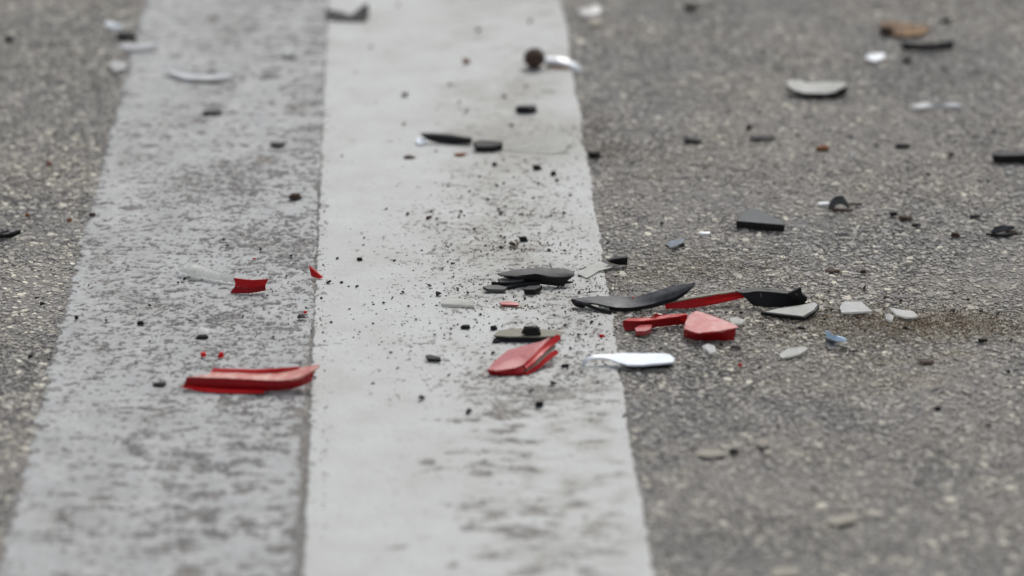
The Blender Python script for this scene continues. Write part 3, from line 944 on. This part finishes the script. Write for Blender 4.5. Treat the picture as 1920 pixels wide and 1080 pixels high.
dark = [
    ((963, 192, 1009, 215), 'black', 'dark chip alone on the far part of the white line'),
    ((369, 203, 423, 217), 'black', 'thin black bar on the far part of the faded strip'),
    ((501, 264, 541, 277), 'black', 'short black bar on the faded strip near the line edge'),
    ((752, 289, 781, 299), 'brown', 'short dark brown stick below the long black bar'),
    ((1277, 254, 1321, 270), 'black', 'short black bar on asphalt nearest the white line'),
    ((1393, 250, 1464, 264), 'black', 'long thin black bar on asphalt at the upper right'),
    ((1396, 232, 1413, 244), 'char', 'black dot above the long thin bar on asphalt'),
    ((1675, 266, 1712, 279), 'char', 'thin slanted dark sliver on the right asphalt'),
    ((1528, 270, 1558, 284), 'rust', 'rust brown crumb on the right asphalt'),
    ((0, 64, 29, 79), 'black', 'black bar cut by the left frame edge at the top'),
    ((212, 56, 258, 76), 'black', 'dark block between two white pieces at the upper left'),
    ((1099, 281, 1129, 299), 'char', 'dark crumb just right of the white line edge'),
    ((866, 107, 882, 120), 'rust', 'rusty crumb on the far part of the white line'),
    ((997, 307, 1017, 320), 'char', 'dark crumb left of a second one near the line edge'),
    ((1030, 318, 1044, 330), 'char', 'smaller dark crumb nearer the line edge'),
    ((921, 302, 934, 312), 'brown', 'brown crumb below the two black bars'),
    ((850, 284, 876, 294), 'rust', 'flat reddish crumb below the long black bar'),
    ((538, 359, 569, 375), 'brown', 'reddish black lump on the faded strip'),
    ((164, 397, 180, 407), 'brown', 'dark red brown crumb at the faded strip border'),
    ((124, 407, 136, 417), 'rust', 'red crumb on the left asphalt right of another'),
    ((45, 398, 57, 407), 'rust', 'leftmost red crumb on the left asphalt'),
    ((85, 301, 98, 311), 'rust', 'red crumb on the left asphalt far up'),
    ((1666, 395, 1685, 406), 'char', 'dark tip left of the brown stick'),
    ((1680, 401, 1715, 414), 'brown', 'brown stick on the right asphalt'),
    ((1707, 417, 1728, 425), 'char', 'dark crumb below the brown stick'),
    ((1814, 400, 1842, 410), 'char', 'flat dark crumb far right behind the dark cluster'),
    ((1782, 433, 1802, 447), 'brown', 'brown crumb left of the dark cluster'),
    ((1612, 504, 1625, 514), 'brown', 'small dark red crumb right of the red brown stick'),
    ((1539, 502, 1579, 512), 'brown', 'red brown stick lying on asphalt above the black housing'),
    ((1830, 631, 1855, 643), 'char', 'dark crumb near the sandy ridge at right'),
    ((1717, 672, 1756, 684), 'brown', 'dark brown stick on asphalt at right'),
    ((667, 481, 682, 490), 'char', 'single black crumb on the left half of the white line'),
    ((972, 441, 990, 454), 'char', 'black crumb on the dirty part of the white line'),
    ((1001, 748, 1022, 765), 'char', 'black crumb in front of the tilted red shard'),
    ((1365, 838, 1387, 853), 'char', 'black crumb right of the cream flake in the foreground'),
    ((1752, 760, 1766, 772), 'char', 'black dot in the right foreground'),
    ((1370, 646, 1392, 654), 'char', 'thin dark sliver in front of the pale pink shard'),
    ((1347, 641, 1358, 649), 'char', 'dark dot in front of the pale pink shard'),
    ((1050, 680, 1068, 690), 'char', 'dark blue dot left of the long white piece'),
    ((281, 714, 316, 726), 'char', 'flat dark chip left of the long red shard'),
    ((364, 624, 394, 636), 'char', 'dark chip below a pale blue one on the faded strip'),
    ((253, 599, 273, 610), 'char', 'dark chip on the left part of the faded strip'),
    ((138, 590, 148, 600), 'char', 'dark dot at the faded strip border'),
    ((1494, 610, 1512, 619), 'char', 'dark crumb below the pale grey plate'),
    ((1690, 610, 1704, 619), 'char', 'dark crumb below the right clear flake'),
    ((1280, 12 - 6, 1312, 20), 'char', 'faint dark bar at the very top right of the line'),
    ((1762, 31, 1790, 43), 'char', 'dark smudge chip right of the orange splinter'),
]
for box, mt, lab in dark:
    nm = 'plastic_crumb' if mt in ('black', 'char') else 'debris_crumb'
    chunk(nm, lab, 'dark crumb' if mt in ('black', 'char') else 'brown crumb', box, mt)

t = thing('housing_shard', 'long black bar on the far part of the white line', 'black shard', 835, 272)
shard('bar', '', '', [(788, 252, 6.4), (815, 252, 6.6), (850, 255, 6), (885, 261, 5), (884, 270, 1), (850, 271, .4), (822, 269, 1), (800, 262, 3)], 1, 'black', parent=t, ext=(0, 3.5, .2), amt=.15)
shard('lens_shard', 'tiny pale blue glint piece at the left end of the long black bar', 'clear shard', [(779, 262, 2.5), (784, 257, 3), (797, 260, 3), (801, 266, 2), (784, 270, 1.4)], 1.2, 'silver', amt=.05)
shard('housing_shard', 'thick black chip right of the long black bar', 'black shard', [(886, 266, 6), (900, 262, 6), (942, 264, 6), (943, 270, 5), (925, 275, 4.4), (893, 275, 4.4)], 4.2, 'black', amt=.1)
shard('housing_shard', 'black bar cut by the right frame edge', 'black shard', [(1860, 286, 6), (1868, 283, 6.4), (1945, 282, 6.4), (1945, 290, 6), (1880, 292, 6), (1862, 291, 6)], 5.6, 'black', amt=.1)
chunk('glass_bit', 'round pale green glass bit below the bar at the right frame edge', 'glass', (1884, 308, 1906, 326), 'frost')
chunk('glass_bit', 'tiny pale blue glass dot on the right asphalt', 'glass', (1590, 287, 1607, 299), 'frost')

t = thing('housing_shard', 'dark bent tube piece arching over a pale sliver on the right asphalt', 'black shard', 1572, 392)
band('tube_arch', '', '', [[(1553, 389, 2), (1558, 377, 6), (1568, 368, 9.6), (1580, 368, 9.6), (1588, 378, 6), (1592, 387, 3)],
                           [(1557, 394, .4), (1564, 386, 3.2), (1571, 383, 4.2), (1579, 383, 4.2), (1585, 386, 3), (1590, 391, 1)]], 2.2, 'grey', parent=t, n_=16)
shard('base_strip', '', '', [(1556, 389, 1.6), (1600, 392, 1.6), (1600, 395, .8), (1560, 394, .8)], 1, 'brown', parent=t, amt=.08)
shard('wood_shard', 'thin brown splinter sticking out right of the bent tube', 'wood', [(1588, 379, 2.6), (1616, 380, 2.4), (1616, 383, 1.8), (1590, 383, 2)], 1, 'brown', amt=.08)
shard('glass_bit', 'thin white sliver left of the bent tube', 'glass', [(1533, 379, 2), (1554, 378, 2.4), (1554, 382, 2), (1536, 383, 1.4)], 1, 'white', amt=.08)
t = thing('housing_shard', 'dark folded cluster piece with reddish right end on the right asphalt', 'black shard', 1876, 442)
shard('base', '', '', [(1848, 437, 2.4), (1862, 431, 3), (1900, 430, 3.6), (1902, 437, 2.4), (1888, 441, 1.4), (1864, 441, 1.2)], 1.8, 'black', parent=t, amt=.2)
shard('fold', '', '', [(1858, 432, 4), (1868, 424, 7), (1880, 422, 7.4), (1904, 424, 6.6), (1900, 427, 5.6), (1884, 431, 4.6), (1864, 435, 3.4)], 1.4, 'slate', parent=t, amt=.15)
shard('red_tip', '', '', [(1884, 431, 4), (1904, 432, 3.6), (1910, 438, 2), (1890, 439, 1.6)], 1.2, 'brown', parent=t, amt=.1)
t = thing('housing_shard', 'black curved hook piece cut by the left frame edge', 'black shard', 12, 446)
band('hook', '', '', [[(-20, 438, 3), (5, 440, 3), (22, 438, 4.4), (40, 431, 7)], [(-20, 447, .4), (5, 447, .3), (24, 445, 1.2), (38, 438, 4.2)]], 1.8, 'black', parent=t)
band('upper_blade', '', '', [[(-20, 436, 4), (0, 434, 4.4), (16, 432, 5)], [(-20, 440, 3), (0, 439, 3), (18, 434, 4)]], 1, 'slate', parent=t)

# ================================================================== WHITE, SILVER AND CLEAR PIECES
t = thing('reflector_shard', 'long bright white silvered shard with curled left end across the line edge', 'white shard', 1190, 688)
shard('silvered_face', '', '', [(1144, 664, 6.6), (1165, 661, 6.8), (1205, 662, 6.8), (1246, 662, 6.8), (1258, 665, 6.6), (1266, 673, 5.6), (1262, 679, 4.8), (1240, 681, 4.6),
                                (1205, 684, 4.2), (1176, 684, 4.2), (1158, 679, 4.6), (1144, 674, 5.2)], 1.4, 'silver', parent=t, amt=.12)
band('curled_end', '', '', [[(1090, 684, .6), (1096, 672, 4.6), (1110, 666, 6.2), (1130, 664, 6.4), (1148, 664, 6.4)],
                            [(1095, 686, .3), (1101, 678, 3.4), (1112, 672, 5.2), (1130, 671, 5.4), (1148, 673, 5)]], 1.2, 'white', parent=t)
shard('shade_strip', '', '', [(1160, 680, 2.4), (1205, 683, 2.4), (1262, 679, 2.4), (1262, 687, .5), (1250, 690, .3), (1205, 691, .3), (1176, 690, .3)], 1, 'black', parent=t, amt=.1)  # black sheet added for the shade under the shard

t = thing('reflector_shard', 'small pale blue and white folded piece with dark foot on the right asphalt', 'white shard', 1567, 648)
shard('blue_face', '', '', [(1547, 620, 9), (1553, 621, 9), (1562, 629, 7.4), (1570, 629, 7), (1586, 634, 6), (1587, 640, 4.4), (1568, 640, 4), (1550, 633, 5)], 1.4, 'blue', parent=t, ext=(.3, 1.6, -.6), amt=.08)
shard('dark_foot', '', '', [(1549, 634, 4), (1566, 636, 4), (1572, 643, 1.6), (1570, 655, .2), (1552, 655, .2), (1548, 645, 2)], 1.4, 'slate', parent=t, ext=(0, 3, -.2), amt=.08)
chunk('plastic_crumb', 'tan crumb right beside the dark foot of the blue piece', 'brown crumb', (1572, 645, 1592, 657), 'khaki')
t = thing('reflector_shard', 'crumpled silvery blue scrap on the asphalt left of the grey wedge block', 'silver shard', 1265, 463)
shard('crumpled_face', '', '', [(1250, 456, 4), (1262, 449, 6), (1272, 448, 6.6), (1284, 446, 7), (1280, 454, 4.6), (1264, 460, 2.6), (1256, 463, 1.4)], 1.2, 'silver', parent=t, amt=.7)
shard('dark_under', '', '', [(1246, 459, 1.4), (1284, 455, 3), (1284, 461, 1), (1262, 466, .3)], 1, 'black', parent=t, amt=.3)

clear = [
    ('clear_shard', 'white', 'white glint piece at the upper left on the asphalt', [(194, 44, 6), (200, 38, 7), (228, 45, 6), (233, 52, 4), (212, 54, 3)], 2),
    ('clear_shard', 'milky', 'long pale piece below the dark block at the upper left', [(222, 84, 5), (235, 80, 6), (262, 83, 5), (292, 78, 6), (298, 86, 4), (262, 92, 2.6), (232, 92, 2.6)], 2),
    ('clear_shard', 'frost', 'pale oval piece at the far edge of the faded strip', [(203, 120, 4), (215, 114, 4.6), (236, 117, 4), (238, 128, 2.6), (216, 133, 2)], 2),
    ('clear_shard', 'milky', 'long white crescent sliver on the far part of the faded strip', [(306, 124, 5), (330, 130, 5), (365, 136, 5), (432, 137, 5), (440, 144, 3), (390, 149, 2.6), (345, 147, 2.6), (322, 138, 3)], 2),
    ('clear_shard', 'frost', 'small white square bit on the far part of the faded strip', [(530, 90, 4), (548, 88, 4), (552, 99, 3), (540, 105, 2), (530, 100, 2)], 2),
    ('clear_shard', 'frost', 'blurred whitish piece on asphalt at the top right of the line', [(1082, 18, 5), (1105, 14, 6), (1118, 8, 8), (1128, 18, 5), (1124, 26, 3), (1092, 30, 3)], 2),
    ('clear_shard', 'cream', 'pale pinkish bit just below the blurred whitish piece', [(1104, 34, 3), (1124, 31, 3), (1129, 44, 2), (1108, 47, 2)], 1.6),
    ('clear_shard', 'white', 'small white chip left of the dark T shaped bar', [(1622, 108, 3), (1630, 101, 4), (1658, 99, 4.6), (1659, 107, 3), (1640, 115, 2)], 1.8),
    ('clear_shard', 'milky', 'thin silver sliver on the asphalt below the grey shell', [(1706, 197, 4), (1735, 192, 5), (1760, 196, 4.4), (1790, 192, 5), (1810, 198, 4), (1796, 203, 2), (1758, 200, 2.6), (1722, 204, 2)], 1.4),
    ('clear_shard', 'frost', 'larger clear white flake right of the pale grey plate', [(1574, 577, 3), (1582, 566, 3.6), (1616, 566, 3.6), (1628, 577, 3), (1637, 585, 2.4), (1600, 586, 2.4), (1578, 587, 2.4)], 1.6),
    ('clear_shard', 'frost', 'clear white flake with pointed end at the left of the sandy ridge', [(1665, 577, 3.6), (1682, 580, 3.6), (1712, 584, 3.4), (1722, 595, 2.4), (1700, 596, 2), (1680, 590, 2.4)], 1.4),
    ('clear_shard', 'frost', 'shiny crumb of clear plastic below the left end of the pointed flake', [(1659, 590, 2.6), (1668, 588, 3.4), (1676, 594, 2.6), (1673, 603, 1.4), (1662, 600, 1.4)], 1.4),
    ('clear_shard', 'smoke', 'faint clear flake on asphalt left of the blue piece', [(1460, 664, 2), (1478, 652, 3), (1508, 649, 3.4), (1516, 653, 3), (1496, 665, 2), (1466, 671, 1.6)], 1.3),
    ('clear_shard', 'frost', 'pale bluish flake in front of the pale pink shard', [(1316, 650, 2.6), (1327, 645, 3), (1340, 649, 2.6), (1344, 660, 1.8), (1332, 664, 1.6)], 1.4),
    ('clear_shard', 'smoke', 'small clear flake right behind the pale pink shard', [(1366, 596, 2.6), (1382, 594, 3), (1398, 600, 2.6), (1390, 607, 2), (1372, 606, 2)], 1.4),
    ('clear_shard', 'smoke', 'flat clear curved flake on the white line left of the black heap', [(828, 560, 3), (850, 556, 3.4), (888, 563, 3), (889, 573, 2), (850, 571, 2), (830, 569, 2)], 1.6),
    ('clear_shard', 'frost', 'pale blue chip on the faded strip above the red dots', [(368, 621, 3), (376, 613, 4.4), (392, 619, 3), (392, 627, 1.6), (372, 628, 1.4)], 1.4),
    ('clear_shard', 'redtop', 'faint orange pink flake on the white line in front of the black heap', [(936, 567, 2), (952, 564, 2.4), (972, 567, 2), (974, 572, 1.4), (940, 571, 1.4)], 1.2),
    ('clear_shard', 'white', 'thin white sliver on asphalt left of the grey wedge block', [(1311, 434, 2), (1331, 434, 2), (1332, 438, 1.4), (1312, 438, 1.4)], 1.2),
    ('stone', 'cream', 'elongated cream flake in the right foreground', [(1304, 846, 2), (1320, 842, 2.4), (1358, 845, 2), (1360, 853, 1.4), (1330, 857, 1), (1306, 853, 1.2)], 1.6),
    ('stone', 'cream', 'whitish bit above the cream flake in the right foreground', [(1418, 822, 4), (1436, 820, 4), (1444, 830, 2.6), (1432, 838, 1.6), (1420, 834, 1.8)], 2.4),
    ('stone', 'cream', 'long pale stone in the lower right foreground', [(1556, 968, 2.4), (1590, 962, 3), (1610, 964, 3), (1606, 976, 2), (1570, 984, 1.4), (1552, 980, 1.6)], 2),
    ('stone', 'cream', 'cream stone at the bottom frame edge right of the line', [(1444, 1066, 2), (1466, 1062, 2.4), (1498, 1064, 2), (1498, 1078, 1.4), (1452, 1082, 1)], 2),
]
for nm, mt, lab, pts, th in clear:
    shard(nm, lab, 'stone' if nm == 'stone' else 'clear shard', pts, th * (.55 if nm == 'stone' else .9), mt, amt=.4, dome=.2, bev=.00015)

band('clear_shard', 'long clear curved lens piece behind the bright red upright piece', 'clear shard',
     [[(334, 500, 5), (352, 492, 7.4), (372, 495, 7.4), (405, 507, 6), (438, 516, 5)],
      [(336, 505, 4.6), (356, 503, 6), (376, 505, 6), (405, 514, 4.6), (438, 522, 3.6)],
      [(340, 510, 3), (360, 515, 3), (380, 519, 2.6), (406, 525, 1.8), (438, 530, 1.2)]], 1.3, 'clear', rough=.05)
band('clear_shard', 'clear arched plastic piece at the right edge of the white line far up', 'clear shard',
     [[(990, 268, 4), (1012, 256, 8), (1036, 244, 11), (1062, 246, 9)], [(960, 276, 2), (1000, 272, 4), (1040, 262, 6), (1075, 258, 5)],
      [(940, 280, .6), (985, 286, .4), (1030, 289, .4), (1058, 284, 1)]], 1.2, 'smoke', rough=.1)
shard('paint_flake', 'translucent beige film flake lying across the line edge near the black wedge', 'flake',
      [(1082, 512, 1.2), (1104, 497, 1.6), (1128, 490, 2), (1150, 500, 1.6), (1122, 508, 1.4), (1100, 521, 1)], .5, 'smoke', amt=.1)

# ================================================================== TINY LOOSE CRUMBS
protos = []
for k_ in range(6):
    bm = bmesh.new()
    rr_ = random.Random(90 + k_)
    for j in range(11):
        bm.verts.new((rr_.uniform(-.5, .5), rr_.uniform(-.5, .5), rr_.uniform(0, .6)))
    bmesh.ops.convex_hull(bm, input=bm.verts)
    bmesh.ops.delete(bm, geom=[v for v in bm.verts if not v.link_faces], context='VERTS')
    zmin = min(v.co.z for v in bm.verts)
    for v in bm.verts:
        v.co.z -= zmin
    me = bpy.data.meshes.new('tiny_crumb')
    bm.to_mesh(me); bm.free()
    protos.append(me)


LAND = [('the long red shard', 470, 712), ('the upright red lens piece', 468, 536), ('the clear curved lens', 385, 510), ('the small red triangle', 592, 512),
        ('the single black crumb', 674, 486), ('the clear flat flake', 858, 565), ('the black heap', 1000, 522), ('the tilted red shard', 982, 668),
        ('the khaki plate', 985, 624), ('the long silvered shard', 1180, 676), ('the curved slate panel', 1185, 562), ('the dark red strip', 1225, 604),
        ('the pale pink shard', 1330, 612), ('the black box housing', 1455, 560), ('the pale grey plate', 1485, 584), ('the larger clear flake', 1605, 577),
        ('the pointed clear flake', 1695, 588), ('the folded pale blue piece', 1567, 638), ('the dark brown stick', 1736, 677), ('the grey wedge block', 1427, 412),
        ('the crumpled silvery scrap', 1265, 456), ('the bent dark tube', 1572, 381), ('the dark folded cluster', 1876, 433), ('the red brown stick', 1558, 507),
        ('the black wedge shard', 1158, 490), ('the clear arched piece', 1010, 272), ('the long black far bar', 835, 262), ('the thick far black chip', 914, 270),
        ('the lone dark far chip', 986, 204), ('the round dark lump', 1002, 109), ('the curled dark strip', 655, 26), ('the dark T bar', 1740, 92),
        ('the thin long asphalt bar', 1428, 257), ('the frame edge bar', 1890, 288), ('the reddish black lump', 553, 368), ('the left hook piece', 18, 440),
        ('the cream foreground flake', 1332, 850), ('the reddish far crumb', 864, 289), ('the thin silver sliver', 1758, 198), ('the dark blue chip', 812, 669),
        ('the black dot in front', 1011, 756), ('the pale blue chip', 380, 621), ('the dirty black crumb', 981, 447), ('the orange pink flake', 955, 568)]
RANK = ['nearest', 'second', 'third', 'fourth', 'fifth', 'sixth', 'seventh', 'eighth', 'ninth', 'tenth', 'eleventh', 'twelfth']
crumbs = []


def label_crumbs():
    keyed = {}
    for o, kind, px, py in crumbs:
        best = min(LAND, key=lambda l: math.hypot(px - l[1], (py - l[2]) * 2.2))
        dx_, dy_ = px - best[1], (py - best[2]) * 2.2
        where = ('right of' if dx_ > 0 else 'left of') if abs(dx_) > abs(dy_) else ('in front of' if dy_ > 0 else 'behind')
        keyed.setdefault((kind, where, best[0]), []).append((math.hypot(dx_, dy_), o))
    for (kind, where, land), lst in keyed.items():
        lst.sort(key=lambda q: q[0])
        for k2, (_, o) in enumerate(lst):
            o['label'] = (f'tiny {kind} crumb just {where} {land}' if len(lst) == 1 else
                          f'tiny {kind} crumb {where} {land}, {RANK[k2]}' + ('' if k2 == 0 else ' nearest') + ' to it')


def tiny(px, py, wpx, mt, label, group, name):
    a, g, v_ = scale_at(py)
    me = random.choice(protos)
    key = me.name + mt
    if key not in cache:
        c = me.copy(); c.materials.append(M[mt]); cache[key] = c
    o = bpy.data.objects.new(name, cache[key])
    s = wpx / a * .001 * 1.1
    o.scale = (s, s * random.uniform(.6, 1), s * random.uniform(.6, 1.1))
    o.rotation_euler = (0, 0, random.uniform(-.6, .6))
    o.location = W(px, py)
    C.objects.link(o)
    crumbs.append((o, 'brown' if mt == 'brown' else 'dark', px, py))
    return tag(o, label, 'crumb', group)


cache = {}
LINE_C = [(640, 530, 9), (616, 531, 12), (670, 539, 7), (755, 550, 8), (823, 554, 13), (877, 551, 9), (805, 537, 9), (858, 542, 7), (966, 607, 7), (941, 613, 6),
          (844, 627, 7), (845, 617, 6), (815, 629, 7), (699, 607, 6), (720, 569, 7), (733, 662, 8), (745, 691, 7), (672, 628, 5), (790, 750, 20), (841, 705, 8),
          (1008, 600, 6), (1000, 547, 5), (973, 566, 5), (985, 561, 7), (888, 570, 6), (888, 579, 5), (1110, 606, 9), (1124, 610, 7), (1054, 578, 6), (1095, 603, 5),
          (1070, 655, 7), (1105, 668, 10), (1074, 700, 9), (1120, 718, 8), (925, 664, 9), (724, 393, 7), (682, 447, 7), (681, 460, 6), (633, 486, 7), (719, 448, 5),
          (790, 470, 6), (848, 495, 6), (851, 494, 5), (840, 492, 5), (740, 490, 7), (784, 495, 5), (809, 398, 6), (870, 406, 6), (890, 431, 7), (892, 448, 6),
          (905, 447, 5), (875, 431, 4), (1068, 476, 5), (1090, 700, 8), (1037, 722, 14), (995, 735, 12), (880, 775, 14), (1010, 690, 7), (850, 520, 6), (862, 534, 6),
          (830, 505, 6), (1046, 540, 7), (1085, 548, 6), (1130, 655, 7), (900, 590, 7), (780, 600, 6), (765, 575, 6), (1020, 575, 6), (1040, 592, 7), (620, 605, 7),
          (603, 560, 6), (608, 640, 6), (700, 720, 7), (655, 580, 6), (1060, 612, 8), (1085, 630, 7), (1115, 585, 8)]
for px_, py_, w_ in LINE_C:
    tiny(px_, py_, w_, 'char', 'tiny dark crumb scattered on the bright white line round the shards', 'dark crumbs on the white line', 'tiny_crumb')
LINE_B = [(765, 403, 8), (805, 411, 12), (818, 412, 8), (864, 399, 9), (935, 394, 9), (940, 402, 10), (975, 403, 8), (1057, 402, 9), (1010, 439, 7), (758, 234, 8),
          (757, 180, 16), (898, 58, 12), (995, 42, 10), (695, 90, 9), (667, 136, 6), (944, 182, 11), (985, 165, 8), (844, 160, 8), (640, 293, 6), (818, 284, 6),
          (983, 302, 7), (1081, 298, 6), (860, 192, 8), (746, 10, 10), (875, 210, 9), (960, 236, 10), (900, 332, 7), (930, 350, 8), (1010, 346, 7), (945, 345, 6),
          (1045, 340, 8), (880, 360, 7), (1000, 372, 8), (1070, 368, 7), (915, 375, 9), (840, 350, 6), (1095, 505, 10), (1030, 470, 9), (960, 462, 14), (940, 465, 10)]
for px_, py_, w_ in LINE_B:
    tiny(px_, py_, w_, 'brown', 'tiny brown crumb on the farther dusty part of the white line', 'brown crumbs on the white line', 'tiny_crumb')
OLD_C = [(357, 603, 9), (262, 605, 8), (200, 602, 7), (166, 536, 6), (70, 560, 9), (80, 573, 12), (58, 672, 12), (347, 525, 8), (333, 531, 7), (565, 598, 16),
         (584, 621, 6), (280, 575, 8), (420, 452, 8), (425, 461, 7), (490, 470, 8), (545, 480, 9), (280, 640, 7), (455, 595, 8), (590, 710, 9), (240, 500, 6)]
for px_, py_, w_ in OLD_C:
    tiny(px_, py_, w_, 'char', 'tiny dark crumb on the faded strip or the asphalt left of it', 'dark crumbs left of the white line', 'tiny_crumb')
RIGHT_C = [(1270, 458, 6), (1312, 413, 6), (1242, 420, 10), (1205, 371, 7), (1140, 457, 7), (1170, 400, 8), (1210, 400, 7), (1185, 305, 10), (1495, 256, 8), (1592, 258, 12),
           (1640, 275, 10), (1785, 293, 12), (1863, 252, 10), (1770, 130, 12), (1702, 118, 20), (1300, 12, 14), (1500, 588, 8), (1560, 582, 9), (1545, 600, 7), (1310, 595, 9),
           (1390, 589, 8), (1362, 588, 7), (1620, 620, 8), (1600, 595, 9), (1840, 585, 8), (1815, 565, 9), (1870, 590, 10), (1785, 585, 9), (1660, 560, 8), (1690, 565, 8),
           (1620, 541, 10), (1510, 640, 8), (1430, 612, 8), (1470, 625, 8), (1200, 640, 8), (1240, 655, 8), (1180, 690, 9), (1290, 690, 8), (1350, 700, 8), (1520, 700, 8),
           (1890, 700, 12), (1895, 640, 9), (1600, 660, 8), (1425, 690, 8), (1740, 330, 10), (1850, 800, 12), (1170, 780, 12), (1230, 760, 9), (1700, 880, 10), (1460, 800, 9)]
for px_, py_, w_ in RIGHT_C:
    tiny(px_, py_, w_, 'char', 'tiny dark crumb scattered on the asphalt right of the white line', 'dark crumbs on the right asphalt', 'tiny_crumb')


label_crumbs()


def grit(name, label, centres, mat, sizes, seed):
    """dirt too fine to count: one mesh of little octahedra"""
    r = np.random.default_rng(seed)
    P = []
    for cx, cy, rx, ry, n_ in centres:
        qx, qy = cx + r.normal(0, rx, n_), cy + r.normal(0, ry, n_)
        for a_, b_ in zip(qx, qy):
            p = W(a_, b_)
            P.append((p.x, p.y, p.z - .0003))
    P = np.array(P)
    n_ = len(P)
    s = r.uniform(*sizes, n_) * r.random(n_) ** .8 + .00025
    o6 = np.array([(1, 0, 0), (0, 1, 0), (-1, 0, 0), (0, -1, 0), (0, 0, 1), (0, 0, -1)], float)
    th = r.uniform(0, 6.28, n_)
    V = o6[None] * r.uniform(.5, 1.2, (n_, 6, 1)) * s[:, None, None]
    x_ = V[..., 0] * np.cos(th)[:, None] - V[..., 1] * np.sin(th)[:, None]
    y_ = V[..., 0] * np.sin(th)[:, None] + V[..., 1] * np.cos(th)[:, None]
    V = np.stack([x_, y_, V[..., 2] * .8 + s[:, None] * .4], -1) + P[:, None, :]
    f = np.array([(0, 1, 4), (1, 2, 4), (2, 3, 4), (3, 0, 4), (1, 0, 5), (2, 1, 5), (3, 2, 5), (0, 3, 5)])
    L = ((np.arange(n_) * 6)[:, None, None] + f[None]).reshape(-1)
    o = raw_mesh(name, V.reshape(-1, 3), L, np.full(n_ * 8, 3, np.int32), mat)
    o['kind'] = 'stuff'
    o['label'] = label
    return o


grit('dark_grit', 'fine dark grit dusted over the white line round the shards',
     [(900, 560, 150, 55, 330), (960, 450, 120, 50, 170), (1050, 640, 90, 50, 230), (760, 600, 100, 60, 160), (1010, 530, 120, 14, 260), (1110, 560, 40, 40, 250), (480, 560, 90, 70, 50), (607, 620, 4, 180, 120)],
     M['char'], (.0003, .0009), 5)
grit('brown_grit', 'fine brown dirt along the sandy ridge and the dusty line',
     [(1770, 607, 85, 12, 800), (1690, 602, 100, 20, 380), (1600, 598, 90, 14, 350), (1450, 590, 120, 22, 300), (950, 460, 45, 10, 200), (970, 390, 90, 40, 160), (985, 330, 70, 50, 130), (1090, 250, 40, 15, 160), (1140, 285, 30, 10, 160), (965, 575, 22, 3, 60)],
     plastic('brown_dirt', (.17, .12, .075), .9, .5, (.26, .19, .12)), (.0004, .0012), 6)
grit('sand_grit', 'pale sand grains spread over the right asphalt',
     [(1700, 612, 160, 18, 2200), (1300, 505, 110, 25, 900), (1200, 560, 80, 40, 500), (1500, 640, 200, 40, 900), (1650, 690, 160, 20, 500)],
     plastic('sand', (.40, .36, .29), .9, .5, (.5, .46, .38)), (.0004, .0011), 8)
print('tris', sum(len(p.loop_triangles) if p.calc_loop_triangles() is None else 0 for p in bpy.data.meshes))
